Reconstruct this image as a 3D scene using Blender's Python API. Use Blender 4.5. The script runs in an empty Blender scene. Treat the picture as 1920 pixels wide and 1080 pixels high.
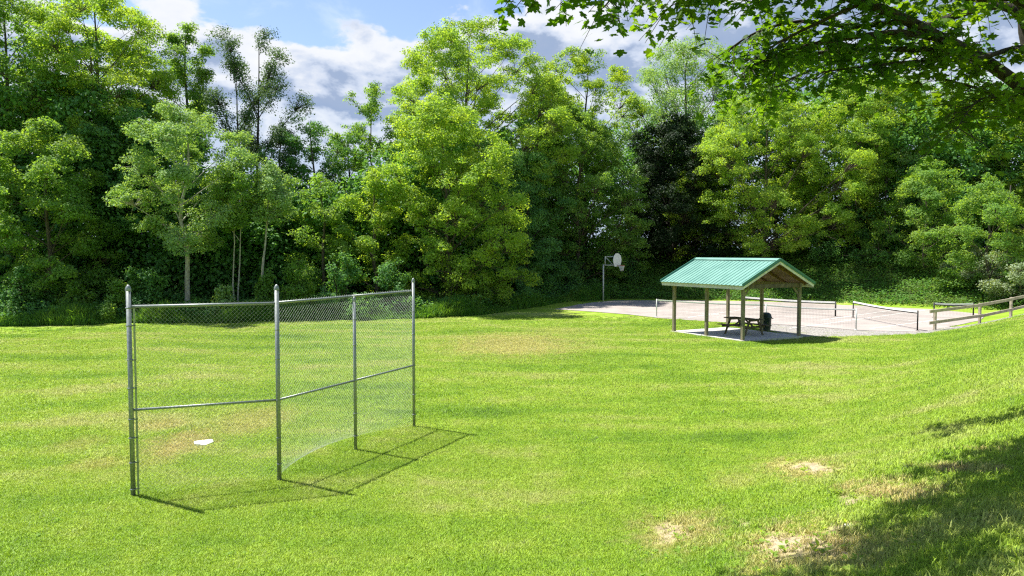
import bpy, math, random
import numpy as np
from mathutils import Vector, Matrix

# ------------------------------------------------------------------ basics
S = bpy.context.scene
COL = S.collection
random.seed(7)
H_CAM, PITCH, F = 3.92, math.radians(2.78), 1400.0
SP, CP = math.sin(PITCH), math.cos(PITCH)
SUN_TO = np.array([-0.865 * math.cos(math.radians(63)), 0.5 * math.cos(math.radians(63)), math.sin(math.radians(63))])


def ray(u, v):
    X, Y = (u - 960) / F, -(v - 540) / F
    return np.array([X, CP + Y * SP, -SP + Y * CP])


def at(u, v, y):                       # the point of the place seen at (u, v) of the survey picture, y metres ahead
    d = ray(u, v)
    return np.array([0, 0, H_CAM]) + d * (y / d[1])


def on(u, v, z=0.0):                   # ... on the level z
    d = ray(u, v)
    return np.array([0, 0, H_CAM]) + d * ((z - H_CAM) / d[2])


# ------------------------------------------------------------------ terrain
BX = np.array([-400, -60, -27, -5.5, -2, 1, 3.2, 7.4, 15, 24, 28.7, 31.5, 36, 60, 400.])
BY = np.array([38, 38.5, 39.2, 43, 46.5, 51, 56, 61, 60.8, 57, 52.8, 50, 47, 44, 44.])
TY = np.array([-60, 0, 10, 20, 30, 37, 44, 60, 200.])
TX = np.array([-40, -5.5, 1.2, 8.2, 15.4, 20.9, 27.8, 40, 160.])


def beyond(x, y):
    return y - np.interp(x, BX, BY)


def terrain(x, y):
    x = np.asarray(x, float); y = np.asarray(y, float)
    d = (x - np.interp(y, TY, TX)) * 0.80
    d = np.clip(d, 0, 16)
    k = 0.33 + 0.36 * np.exp(-np.clip(y, 0, 200) / 8.0)
    z = k * d * d / (d + 2.0)
    b = np.clip(beyond(x, y), 0, 40)
    sl = np.interp(x, [-30, 2, 9, 22], [0.05, 0.06, 0.22, 0.33])
    z2 = sl * np.clip(b - 0.2, 0, 12)
    z = np.maximum(z, z2) + 0.3 * np.minimum(z, z2)
    flat = np.clip((y - 34) / 3, 0, 1) * np.clip((x - 5) / 4, 0, 1)        # court and shelter stand level
    w = 0.045 * (np.sin(x * 0.31 + 1.3) * np.sin(y * 0.23 + .4) + 0.6 * np.sin(x * 0.73 + y * 0.41))
    w = w * (1 - flat) * np.clip((np.hypot(x + 4, y - 14.5) - 4) / 4, 0, 1)
    return z + w


def drop(u, v):                        # march a ray onto the terrain
    d = ray(u, v); o = np.array([0, 0, H_CAM])
    t = np.arange(2, 120, 0.05)
    p = o + d * t[:, None]
    k = np.argmax(p[:, 2] <= terrain(p[:, 0], p[:, 1]))
    return p[k]


# ------------------------------------------------------------------ object helpers
def tag(o, label=None, cat=None, group=None, kind=None):
    if label: o['label'] = label
    if cat: o['category'] = cat
    if group: o['group'] = group
    if kind: o['kind'] = kind
    return o


def empty(name, loc, rz=0.0):
    o = bpy.data.objects.new(name, None)
    o.empty_display_size = 0.2
    o.location = loc; o.rotation_euler = (0, 0, rz)
    COL.objects.link(o)
    return o


def link_mesh(name, me, mat, parent=None):
    o = bpy.data.objects.new(name, me)
    if mat: me.materials.append(mat)
    COL.objects.link(o)
    if parent: o.parent = parent
    return o


def np_mesh(name, V, Fa):
    V = np.ascontiguousarray(V, np.float32); Fa = np.ascontiguousarray(Fa, np.int32)
    me = bpy.data.meshes.new(name)
    me.vertices.add(len(V)); me.vertices.foreach_set('co', V.ravel())
    me.loops.add(Fa.size); me.loops.foreach_set('vertex_index', Fa.ravel())
    me.polygons.add(len(Fa)); me.polygons.foreach_set('loop_start', np.arange(len(Fa), dtype=np.int32) * Fa.shape[1])
    me.update(calc_edges=True)
    return me


class MB:
    def __init__(s): s.v, s.f, s.sm = [], [], []

    def add(s, vs, fs, smooth=False):
        n = len(s.v)
        s.v += [tuple(map(float, p)) for p in vs]
        s.f += [tuple(i + n for i in f) for f in fs]
        s.sm += [smooth] * len(fs)

    def bar(s, a, b, w, h, up=(0, 0, 1), bev=0.0):
        """a square timber from a to b, w across, h along up"""
        a, b, up = Vector(a), Vector(b), Vector(up)
        d = (b - a).normalized()
        if abs(d.dot(up)) > 0.99: up = Vector((0, 1, 0))
        x = d.cross(up).normalized(); z = x.cross(d).normalized()
        if bev:
            q = [(-w/2+bev, -h/2), (w/2-bev, -h/2), (w/2, -h/2+bev), (w/2, h/2-bev), (w/2-bev, h/2), (-w/2+bev, h/2), (-w/2, h/2-bev), (-w/2, -h/2+bev)]
        else:
            q = [(-w/2, -h/2), (w/2, -h/2), (w/2, h/2), (-w/2, h/2)]
        n = len(q)
        vs = [p + x * i + z * j for p in (a, b) for i, j in q]
        fs = [tuple(range(n - 1, -1, -1)), tuple(range(n, 2 * n))]
        fs += [(i, (i + 1) % n, n + (i + 1) % n, n + i) for i in range(n)]
        s.add(vs, fs)

    def tube(s, pts, r, n=8, cap=True):
        pts = [Vector(p) for p in pts]
        rs = r if hasattr(r, '__len__') else [r] * len(pts)
        vs, fs = [], []
        ref = None
        for i, p in enumerate(pts):
            d = (pts[min(i + 1, len(pts) - 1)] - pts[max(i - 1, 0)]).normalized()
            if ref is None:
                ref = d.orthogonal().normalized()
            ref = (ref - d * ref.dot(d))
            ref = ref.normalized() if ref.length > 1e-6 else d.orthogonal().normalized()
            b = d.cross(ref)
            for k in range(n):
                a = 2 * math.pi * k / n
                vs.append(p + (ref * math.cos(a) + b * math.sin(a)) * rs[i])
        for i in range(len(pts) - 1):
            for k in range(n):
                fs.append((i * n + k, i * n + (k + 1) % n, (i + 1) * n + (k + 1) % n, (i + 1) * n + k))
        s.add(vs, fs, True)
        if cap:
            m = len(pts) - 1
            n0 = len(s.v) - len(vs)
            s.f.append(tuple(n0 + k for k in range(n - 1, -1, -1))); s.sm.append(False)
            s.f.append(tuple(n0 + m * n + k for k in range(n))); s.sm.append(False)

    def lathe(s, prof, c, n=20):
        vs = [(c[0] + r * math.cos(2*math.pi*k/n), c[1] + r * math.sin(2*math.pi*k/n), c[2] + z) for r, z in prof for k in range(n)]
        fs = [(i*n+k, i*n+(k+1) % n, (i+1)*n+(k+1) % n, (i+1)*n+k) for i in range(len(prof)-1) for k in range(n)]
        s.add(vs, fs, True)

    def prism(s, poly, off):
        """polygon of 3-D points pushed along off"""
        n = len(poly); off = Vector(off)
        vs = [Vector(p) for p in poly] + [Vector(p) + off for p in poly]
        fs = [tuple(range(n - 1, -1, -1)), tuple(range(n, 2*n))] + [(i, (i+1) % n, n+(i+1) % n, n+i) for i in range(n)]
        s.add(vs, fs)

    def build(s, name, mat, parent=None):
        me = bpy.data.meshes.new(name)
        me.from_pydata(s.v, [], s.f)
        me.polygons.foreach_set('use_smooth', s.sm)
        me.update()
        return link_mesh(name, me, mat, parent)


# ------------------------------------------------------------------ materials
class NT:
    def __init__(s, tree): s.t = tree; s.n = tree.nodes; s.l = tree.links

    def new(s, typ, **kw):
        n = s.n.new(typ)
        for k, v in kw.items(): setattr(n, k, v)
        return n

    def put(s, sock, v):
        if hasattr(v, 'is_linked') or hasattr(v, 'links'): s.l.new(v, sock)
        elif v is not None: sock.default_value = v

    def math(s, op, a, b=None, c=None, clamp=False):
        n = s.new('ShaderNodeMath', operation=op, use_clamp=clamp)
        for i, v in enumerate((a, b, c)):
            if v is not None: s.put(n.inputs[i], v)
        return n.outputs[0]

    def vmath(s, op, a, b=None):
        n = s.new('ShaderNodeVectorMath', operation=op)
        s.put(n.inputs[0], a)
        if b is not None: s.put(n.inputs[1], b)
        return n.outputs['Value'] if op in ('LENGTH', 'DOT_PRODUCT', 'DISTANCE') else n.outputs[0]

    def noise(s, vec, scale, detail=4, rough=0.55, dist=0.0, col=False):
        n = s.new('ShaderNodeTexNoise')
        if vec is not None: s.put(n.inputs['Vector'], vec)
        n.inputs['Scale'].default_value = scale; n.inputs['Detail'].default_value = detail
        n.inputs['Roughness'].default_value = rough; n.inputs['Distortion'].default_value = dist
        return n.outputs['Color' if col else 'Fac']

    def ramp(s, fac, stops, interp='LINEAR'):
        n = s.new('ShaderNodeValToRGB'); cr = n.color_ramp; cr.interpolation = interp
        while len(cr.elements) < len(stops): cr.elements.new(0.5)
        for e, (p, c) in zip(cr.elements, stops):
            e.position = p; e.color = tuple(c) + (1,) if len(c) == 3 else c
        s.put(n.inputs[0], fac)
        return n.outputs[0]

    def mix(s, fac, a, b, mode='MIX'):
        n = s.new('ShaderNodeMix', data_type='RGBA', blend_type=mode)
        s.put(n.inputs[0], fac)
        s.put(n.inputs[6], a if not isinstance(a, tuple) else a + (1,) * (4 - len(a)))
        s.put(n.inputs[7], b if not isinstance(b, tuple) else b + (1,) * (4 - len(b)))
        return n.outputs[2]

    def smooth(s, v, lo, hi):
        n = s.new('ShaderNodeMapRange', interpolation_type='SMOOTHSTEP')
        s.put(n.inputs[0], v); n.inputs[1].default_value = lo; n.inputs[2].default_value = hi
        return n.outputs[0]


def material(name):
    m = bpy.data.materials.new(name); m.use_nodes = True
    nt = NT(m.node_tree)
    b = nt.n['Principled BSDF']
    return m, nt, b


def simple(name, c1, c2, rough=0.6, scale=6.0, metal=0.0, bump=0.0, stretch=None, spec=0.4):
    m, nt, b = material(name)
    tc = nt.new('ShaderNodeTexCoord').outputs['Object']
    if stretch:
        mp = nt.new('ShaderNodeMapping'); mp.inputs['Scale'].default_value = stretch
        nt.l.new(tc, mp.inputs['Vector']); tc = mp.outputs[0]
    n1 = nt.noise(tc, scale, 6, 0.65)
    f = nt.smooth(n1, 0.35, 0.66)
    nt.put(b.inputs['Base Color'], nt.mix(f, c1, c2))
    b.inputs['Roughness'].default_value = rough; b.inputs['Metallic'].default_value = metal
    b.inputs['Specular IOR Level'].default_value = spec
    if bump:
        bn = nt.new('ShaderNodeBump'); bn.inputs['Strength'].default_value = bump; bn.inputs['Distance'].default_value = 0.02
        nt.put(bn.inputs['Height'], n1); nt.l.new(bn.outputs[0], b.inputs['Normal'])
    return m


def leaf_mat(name, lo, hi, alt, trans=0.5, tcol=None, rough=0.62, sheen=0.18):
    m, nt, b = material(name)
    geo = nt.new('ShaderNodeNewGeometry')
    oi = nt.new('ShaderNodeObjectInfo')
    tc = nt.new('ShaderNodeTexCoord').outputs['Object']
    c = nt.mix(geo.outputs['Random Per Island'], lo, hi)
    f = nt.smooth(nt.noise(tc, 0.55, 3, 0.6), 0.42, 0.68)
    c = nt.mix(f, c, nt.mix(geo.outputs['Random Per Island'], tuple(x * .8 for x in alt), alt))
    nt.put(b.inputs['Base Color'], c)
    b.inputs['Roughness'].default_value = rough
    b.inputs['Specular IOR Level'].default_value = sheen
    tr = nt.new('ShaderNodeBsdfTranslucent')
    nt.put(tr.inputs['Color'], nt.mix(1.0, c, tcol or (2.1, 1.9, 0.65), 'MULTIPLY'))
    mx = nt.new('ShaderNodeMixShader'); mx.inputs[0].default_value = trans
    nt.l.new(b.outputs[0], mx.inputs[1]); nt.l.new(tr.outputs[0], mx.inputs[2])
    nt.l.new(mx.outputs[0], nt.n['Material Output'].inputs['Surface'])
    return m


M = {}
M['galv'] = simple('galvanised_steel', (0.22, 0.245, 0.24), (0.32, 0.345, 0.34), 0.5, 30, 0.6)
M['wire'] = simple('galvanised_wire', (0.26, 0.29, 0.28), (0.37, 0.40, 0.39), 0.6, 40, 0.1)
M['pole'] = simple('painted_pole', (0.50, 0.51, 0.50), (0.60, 0.61, 0.60), 0.5, 12, 0.0)
M['white'] = simple('weathered_white', (0.80, 0.80, 0.78), (0.88, 0.88, 0.87), 0.5, 8)
M['tape'] = simple('white_net_tape', (0.66, 0.67, 0.64), (0.80, 0.80, 0.78), 0.7, 5)
M['black'] = simple('black_net_cord_and_shade', (0.012, 0.013, 0.013), (0.03, 0.03, 0.03), 0.7, 10)
M['orange'] = simple('rim_paint', (0.55, 0.12, 0.07), (0.42, 0.09, 0.06), 0.5, 10)
M['post_wood'] = simple('treated_post', (0.15, 0.135, 0.085), (0.29, 0.25, 0.17), 0.85, 3, 0, 0.4, (6, 6, 0.7))
M['rail_wood'] = simple('weathered_rail', (0.30, 0.26, 0.19), (0.47, 0.41, 0.32), 0.85, 4, 0, 0.4, (1, 1, 1))
M['table_wood'] = simple('stained_table', (0.07, 0.055, 0.035), (0.15, 0.12, 0.08), 0.75, 5, 0, 0.3)
M['ceiling_wood'] = simple('roof_boards', (0.12, 0.068, 0.032), (0.23, 0.14, 0.065), 0.7, 4, 0, 0.2, (1, 6, 6))
M['fascia'] = simple('fascia_board', (0.55, 0.53, 0.47), (0.68, 0.66, 0.60), 0.7, 3, 0, 0.1)
M['roof'] = simple('green_roof_metal', (0.085, 0.225, 0.182), (0.122, 0.28, 0.228), 0.5, 1.2, 0.0, 0, None, 0.5)
M['trim'] = simple('green_rake_trim', (0.03, 0.15, 0.10), (0.04, 0.18, 0.12), 0.4, 3)
M['bin'] = simple('dark_green_bin', (0.012, 0.028, 0.024), (0.02, 0.04, 0.034), 0.45, 6)
M['concrete'] = simple('slab_concrete', (0.42, 0.41, 0.38), (0.55, 0.54, 0.51), 0.9, 3, 0, 0.15)
M['line'] = simple('court_paint', (0.72, 0.71, 0.68), (0.52, 0.49, 0.46), 0.8, 2.5)
M['bark'] = simple('grey_brown_bark', (0.055, 0.045, 0.033), (0.13, 0.11, 0.085), 0.95, 5, 0, 0.6, (3, 3, 0.8))
M['bark_dark'] = simple('dark_bark', (0.022, 0.018, 0.014), (0.055, 0.045, 0.035), 0.95, 8, 0, 0.6, (3, 3, 0.8))
M['bark_pale'] = simple('pale_bark', (0.22, 0.20, 0.16), (0.42, 0.40, 0.34), 0.85, 4, 0, 0.4, (2, 2, 1.5))
M['leaf_mid'] = leaf_mat('mid_green_leaves', (0.1093, 0.2104, 0.0468), (0.1695, 0.3168, 0.071), (0.2118, 0.3341, 0.0614))
M['leaf_bright'] = leaf_mat('bright_green_leaves', (0.1628, 0.281, 0.0427), (0.2411, 0.3872, 0.0648), (0.2955, 0.4138, 0.0608))
M['leaf_yellow'] = leaf_mat('yellow_green_leaves', (0.163, 0.2707, 0.036), (0.2323, 0.3679, 0.0484), (0.281, 0.3818, 0.0489))
M['leaf_deep'] = leaf_mat('deep_green_leaves', (0.0675, 0.1716, 0.0555), (0.1102, 0.2561, 0.0714), (0.1417, 0.3002, 0.0663), 0.35)
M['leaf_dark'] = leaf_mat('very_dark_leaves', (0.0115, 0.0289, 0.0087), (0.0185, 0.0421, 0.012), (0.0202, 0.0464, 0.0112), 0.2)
M['leaf_pale'] = leaf_mat('pale_grey_green_leaves', (0.1769, 0.2915, 0.1057), (0.2644, 0.408, 0.1528), (0.23, 0.3871, 0.1041), 0.35)
M['leaf_silver'] = leaf_mat('silvery_leaves', (0.1998, 0.2611, 0.1495), (0.2998, 0.3694, 0.2404), (0.1784, 0.2662, 0.1103), 0.3)
M['leaf_thin'] = leaf_mat('thin_grey_leaves', (0.0579, 0.1174, 0.0507), (0.0972, 0.1716, 0.0757), (0.0722, 0.1419, 0.0523), 0.3)
M['leaf_brown'] = leaf_mat('brownish_leaves', (0.2032, 0.2173, 0.0948), (0.2964, 0.2989, 0.1351), (0.2373, 0.2768, 0.0861), 0.3)
M['leaf_maple'] = leaf_mat('maple_leaves', (0.0362, 0.0952, 0.0128), (0.0583, 0.1379, 0.0162), (0.0906, 0.1709, 0.0145), 0.5, (3.0, 2.6, 0.5))
M['weeds'] = leaf_mat('tall_weeds', (0.06, 0.1603, 0.0258), (0.1066, 0.2478, 0.0393), (0.1331, 0.2508, 0.044), 0.35)

# ------------------------------------------------------------------ ground material (lawn, bare patches, forest floor)
# worn patches: (x, y, rx, ry, angle, strength, bare?)
WORN = []


def worn(u, v, ru, rv, s, bare):
    """a worn patch given by where it lies and its half sizes in survey pixels"""
    p = drop(u, v); q = drop(u + ru, v); r0 = drop(u, v - rv); r1 = drop(u, v + rv)
    WORN.append((p[0], p[1], abs(q[0] - p[0]), max(0.12, abs(r0[1] - r1[1]) / 2), s, bare))


for a in [(960, 645, 140, 22, .7, 0), (900, 655, 70, 10, .4, 0), (1040, 622, 70, 8, .35, 0), (345, 830, 60, 28, .8, 0), (300, 800, 50, 14, .55, 0), (480, 790, 70, 28, .55, 0),
          (150, 835, 50, 14, .4, 0), (190, 872, 55, 12, .5, 0), (280, 870, 60, 12, .35, 0),
          (1525, 878, 60, 18, .95, 1), (1500, 880, 130, 30, .75, 0), (1255, 1000, 50, 20, .85, 1), (1270, 1000, 110, 40, .75, 0), (1380, 985, 60, 18, .6, 1), (1600, 944, 90, 16, .95, 1), (1670, 925, 190, 38, 1.0, 0),
          (1690, 912, 90, 15, .8, 1), (1470, 1022, 100, 28, .95, 1), (1560, 1035, 55, 22, .9, 1), (1500, 1025, 210, 60, .95, 0), (1580, 990, 60, 12, .85, 1), (1870, 842, 70, 13, .85, 1), (1860, 850, 180, 40, .9, 0), (1790, 885, 130, 28, .9, 0),
          (1720, 1010, 70, 25, .6, 1), (1850, 985, 60, 18, .6, 1), (1440, 1070, 90, 18, .6, 0), (1650, 1060, 70, 18, .6, 1), (1380, 905, 60, 16, .35, 0), (1780, 930, 90, 20, .5, 1)]:
    worn(*a)


def lawn_colour(nt):
    pos = nt.new('ShaderNodeNewGeometry').outputs['Position']
    big = nt.noise(pos, 0.16, 4, 0.6)
    mid = nt.noise(pos, 1.1, 7, 0.72)
    mp = nt.new('ShaderNodeMapping'); mp.inputs['Rotation'].default_value = (0, 0, 0.35); mp.inputs['Scale'].default_value = (0.12, 0.55, 1)
    nt.l.new(pos, mp.inputs['Vector'])
    stripe = nt.noise(mp.outputs[0], 1.0, 3, 0.5)
    t = nt.math('ADD', nt.math('MULTIPLY', big, 0.4), nt.math('ADD', nt.math('MULTIPLY', mid, 0.42), nt.math('MULTIPLY', nt.math('MULTIPLY_ADD', stripe, 1.7, -.35), 0.30)))
    c = nt.ramp(t, [(0.39, (0.111, 0.218, 0.0122)), (0.49, (0.179, 0.301, 0.0184)), (0.58, (0.246, 0.354, 0.0337)), (0.70, (0.337, 0.369, 0.1148))])
    dry, bare = None, None
    wob = nt.noise(pos, 2.2, 6, 0.75)
    wob2 = nt.noise(pos, 9.0, 4, 0.7)
    sep = nt.new('ShaderNodeSeparateXYZ'); nt.l.new(pos, sep.inputs[0])
    rag = nt.math('ADD', nt.math('MULTIPLY', nt.math('SUBTRACT', wob, 0.5), 3.0), nt.math('MULTIPLY', nt.math('SUBTRACT', wob2, 0.5), 2.2))
    for x, y, rx, ry, s, isb in WORN:
        dx = nt.math('MULTIPLY', nt.math('SUBTRACT', sep.outputs[0], x), 1 / rx)
        dy = nt.math('MULTIPLY', nt.math('SUBTRACT', sep.outputs[1], y), 1 / ry)
        r = nt.math('SQRT', nt.math('ADD', nt.math('MULTIPLY', dx, dx), nt.math('MULTIPLY', dy, dy)))
        r = nt.math('ADD', r, rag)
        f = nt.math('MULTIPLY', nt.math('SUBTRACT', 1.0, nt.smooth(r, 0.30, 1.45)), s)
        if isb: bare = f if bare is None else nt.math('MAXIMUM', bare, f)
        else: dry = f if dry is None else nt.math('MAXIMUM', dry, f)
    c = nt.mix(nt.math('MULTIPLY', dry, nt.smooth(wob2, 0.2, 0.5)), c, (0.44, 0.36, 0.16))
    soil = nt.mix(nt.smooth(wob2, .3, .6), (0.17, 0.125, 0.075), (0.43, 0.35, 0.24))
    return c, bare, soil, pos, sep


def make_lawn_mat():
    m, nt, b = material('mown_lawn')
    c, bare, soil, pos, sep = lawn_colour(nt)
    fine = nt.noise(pos, 22, 5, 0.8)
    fine2 = nt.noise(pos, 5, 6, 0.75)
    spk = nt.noise(pos, 55, 2, 0.6)
    tex = nt.math('MULTIPLY_ADD', nt.math('ADD', nt.math('SUBTRACT', fine, 0.5), nt.math('SUBTRACT', fine2, 0.5)), 1.15, 0.93)
    tex = nt.math('ADD', tex, nt.math('MULTIPLY', nt.math('SUBTRACT', spk, 0.5), 0.6))
    cb = nt.new('ShaderNodeCombineColor')
    for i in range(3): nt.l.new(tex, cb.inputs[i])
    c = nt.mix(1.0, c, cb.outputs[0], 'MULTIPLY')
    c = nt.mix(bare, c, soil)
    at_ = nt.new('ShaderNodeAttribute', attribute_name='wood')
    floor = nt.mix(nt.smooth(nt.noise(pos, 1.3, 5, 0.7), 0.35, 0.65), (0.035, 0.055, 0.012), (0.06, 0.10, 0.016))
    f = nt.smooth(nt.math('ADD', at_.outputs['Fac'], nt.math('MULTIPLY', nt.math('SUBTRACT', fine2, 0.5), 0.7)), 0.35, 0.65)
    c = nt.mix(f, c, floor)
    nt.put(b.inputs['Base Color'], c)
    b.inputs['Roughness'].default_value = 0.9; b.inputs['Specular IOR Level'].default_value = 0.15
    bn = nt.new('ShaderNodeBump'); bn.inputs['Strength'].default_value = 0.55; bn.inputs['Distance'].default_value = 0.06
    nt.put(bn.inputs['Height'], nt.math('ADD', fine, nt.math('MULTIPLY', fine2, 1.2)))
    nt.l.new(bn.outputs[0], b.inputs['Normal'])
    return m


def make_blade_mat():
    m, nt, b = material('grass_blades')
    c, bare, soil, pos, sep = lawn_colour(nt)
    oi = nt.new('ShaderNodeObjectInfo')
    geo = nt.new('ShaderNodeNewGeometry')
    r = nt.math('ADD', nt.math('MULTIPLY', geo.outputs['Random Per Island'], 0.6), 1.0)
    cb = nt.new('ShaderNodeCombineColor')
    for i in range(3): nt.l.new(r, cb.inputs[i])
    c = nt.mix(1.0, c, cb.outputs[0], 'MULTIPLY')
    dryb = nt.math('GREATER_THAN', geo.outputs['Random Per Island'], 0.95)
    c = nt.mix(nt.math('MULTIPLY', dryb, 0.6), c, (0.42, 0.38, 0.16))
    nt.put(b.inputs['Base Color'], c)
    b.inputs['Roughness'].default_value = 0.55; b.inputs['Specular IOR Level'].default_value = 0.25
    up = nt.vmath('NORMALIZE', nt.vmath('ADD', nt.vmath('MULTIPLY', geo.outputs['Normal'], (.45, .45, .45)), (0, 0, 1)))
    nt.l.new(up, b.inputs['Normal'])
    tr = nt.new('ShaderNodeBsdfTranslucent')
    nt.put(tr.inputs['Color'], nt.mix(1.0, c, (1.35, 1.35, 0.8), 'MULTIPLY'))
    mx = nt.new('ShaderNodeMixShader'); mx.inputs[0].default_value = 0.3
    nt.l.new(b.outputs[0], mx.inputs[1]); nt.l.new(tr.outputs[0], mx.inputs[2])
    nt.l.new(mx.outputs[0], nt.n['Material Output'].inputs['Surface'])
    return m


def make_court_mat():
    m, nt, b = material('worn_court_asphalt')
    pos = nt.new('ShaderNodeNewGeometry').outputs['Position']
    a = nt.noise(pos, 0.35, 5, 0.65); f = nt.noise(pos, 40, 3, 0.7); g = nt.noise(pos, 3, 5, 0.7)
    t = nt.math('ADD', nt.math('MULTIPLY', a, 0.6), nt.math('ADD', nt.math('MULTIPLY', f, 0.2), nt.math('MULTIPLY', g, 0.2)))
    nt.put(b.inputs['Base Color'], nt.ramp(t, [(0.36, (0.215, 0.19, 0.172)), (0.50, (0.31, 0.272, 0.248)), (0.64, (0.37, 0.328, 0.30))]))
    b.inputs['Roughness'].default_value = 0.92
    return m


def make_gravel_mat():
    m, nt, b = material('grey_gravel')
    pos = nt.new('ShaderNodeNewGeometry').outputs['Position']
    v = nt.new('ShaderNodeTexVoronoi'); v.inputs['Scale'].default_value = 22; nt.l.new(pos, v.inputs['Vector'])
    g = nt.noise(pos, 1.4, 5, 0.7)
    c = nt.mix(nt.smooth(v.outputs['Color'], 0.2, 0.8), (0.15, 0.14, 0.13), (0.36, 0.34, 0.31))
    c = nt.mix(nt.smooth(g, 0.55, 0.7), c, (0.16, 0.19, 0.06))
    nt.put(b.inputs['Base Color'], c)
    b.inputs['Roughness'].default_value = 0.95
    bn = nt.new('ShaderNodeBump'); bn.inputs['Strength'].default_value = 0.8; bn.inputs['Distance'].default_value = 0.03
    nt.l.new(v.outputs['Distance'], bn.inputs['Height']); nt.l.new(bn.outputs[0], b.inputs['Normal'])
    return m


M['lawn'], M['blade'], M['court'], M['gravel'] = make_lawn_mat(), make_blade_mat(), make_court_mat(), make_gravel_mat()


# ------------------------------------------------------------------ ground sheet
def spread(lo, hi, step, far, grow=1.35):
    a = list(np.arange(lo, hi + 1e-6, step)); s = step
    b = [lo]
    while b[-1] > -far: s *= grow; b.append(b[-1] - s)
    s = step; c = [hi]
    while c[-1] < far: s *= grow; c.append(c[-1] + s)
    return np.array(b[:0:-1] + a + c[1:])


gx, gy = spread(-40, 42, 0.5, 900), spread(-8, 76, 0.5, 900)
X, Y = np.meshgrid(gx, gy)
Z = terrain(X, Y)
nx, ny = len(gx), len(gy)
I = np.arange(nx * ny).reshape(ny, nx)
Q = np.stack([I[:-1, :-1], I[:-1, 1:], I[1:, 1:], I[1:, :-1]], -1).reshape(-1, 4)
me = np_mesh('ground', np.stack([X, Y, Z], -1).reshape(-1, 3), Q)
me.polygons.foreach_set('use_smooth', np.ones(len(Q), bool))
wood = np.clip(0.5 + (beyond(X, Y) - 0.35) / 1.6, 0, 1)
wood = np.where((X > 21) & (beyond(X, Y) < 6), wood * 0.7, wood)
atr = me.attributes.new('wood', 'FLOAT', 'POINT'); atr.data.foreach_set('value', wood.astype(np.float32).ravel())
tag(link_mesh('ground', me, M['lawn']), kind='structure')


def sheet(name, poly, mat, lift, step=0.5, kind='structure'):
    """a thin sheet of any outline laid on the terrain"""
    import bmesh
    bm = bmesh.new()
    f = bm.faces.new([bm.verts.new((p[0], p[1], 0)) for p in poly])
    xs = [p[0] for p in poly]; ys = [p[1] for p in poly]
    for lo, hi, no in ((min(xs), max(xs), (1, 0, 0)), (min(ys), max(ys), (0, 1, 0))):
        for c in np.arange(lo + step, hi, step):
            bmesh.ops.bisect_plane(bm, geom=bm.verts[:] + bm.edges[:] + bm.faces[:], plane_co=[c * n for n in no], plane_no=no)
    bmesh.ops.triangulate(bm, faces=bm.faces[:])
    for v in bm.verts: v.co.z = float(terrain(v.co.x, v.co.y)) + lift
    me = bpy.data.meshes.new(name); bm.to_mesh(me); bm.free()
    if me.polygons and me.polygons[0].normal.z < 0: me.flip_normals()
    return tag(link_mesh(name, me, mat), kind=kind)


def G(u, v, z=0.0):
    p = on(u, v, z); return (p[0], p[1])


def rough(poly, amp, step, seed):
    """outline with an uneven edge"""
    rg = np.random.default_rng(seed); out = []
    for i, a in enumerate(poly):
        b = poly[(i + 1) % len(poly)]
        n = max(1, int(math.dist(a, b) / step))
        for k in range(n):
            t = k / n
            out.append((a[0] + (b[0] - a[0]) * t + rg.normal(0, amp), a[1] + (b[1] - a[1]) * t + rg.normal(0, amp)))
    return out


court_poly = [G(1036, 579), G(1075, 574), G(1118, 566.5), G(1150, 563.6), G(1300, 563.6), G(1440, 566), G(1560, 571), G(1660, 576), G(1740, 580), G(1850, 590),
              G(1838, 602), G(1800, 610), G(1752, 619), G(1715, 622.5), G(1600, 620), G(1500, 611.5), G(1440, 608), G(1340, 604), G(1231, 596.5), G(1180, 590), G(1100, 583)]
sheet('court', rough(court_poly, 0.05, 0.8, 3), M['court'], 0.022, 1.5)
grav = [G(1428, 606), G(1500, 609), G(1600, 617.5), G(1715, 620), G(1765, 614), (23.4, 38.7), (25.6, 39.6), (28.2, 41.0), (31.5, 42.8), (36, 45.5),
        (37.0, 43.8), (32.3, 41.0), (29.0, 39.2), (26.4, 37.9), (24.2, 36.9), G(1770, 622), G(1720, 628), G(1660, 630.5), G(1580, 631.5), G(1500, 630), G(1430, 619)]
sheet('gravel_path', rough(grav, 0.06, 0.6, 5), M['gravel'], 0.012, 0.5)


def court_line(a, b, w=0.09):
    a, b = np.array(a), np.array(b); d = (b - a) / np.linalg.norm(b - a); n = np.array([-d[1], d[0]]) * w / 2
    mb = MB(); mb.add([(*(a - n), .027), (*(b - n), .027), (*(b + n), .027), (*(a + n), .027)], [(0, 1, 2, 3)])
    tag(mb.build('court_line', M['line']), kind='structure')


for p, q in [((1480, 617), (1735, 582)), ((1632, 617), (1760, 600)), ((1540, 601), (1690, 580)), ((1610, 594), (1790, 609)), ((1470, 594), (1600, 601)), ((1260, 583), (1420, 598)),
             ((1290, 596), (1420, 577)), ((1440, 585), (1560, 589)), ((1700, 591), (1830, 592))]:
    court_line(G(*p), G(*q))

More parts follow.
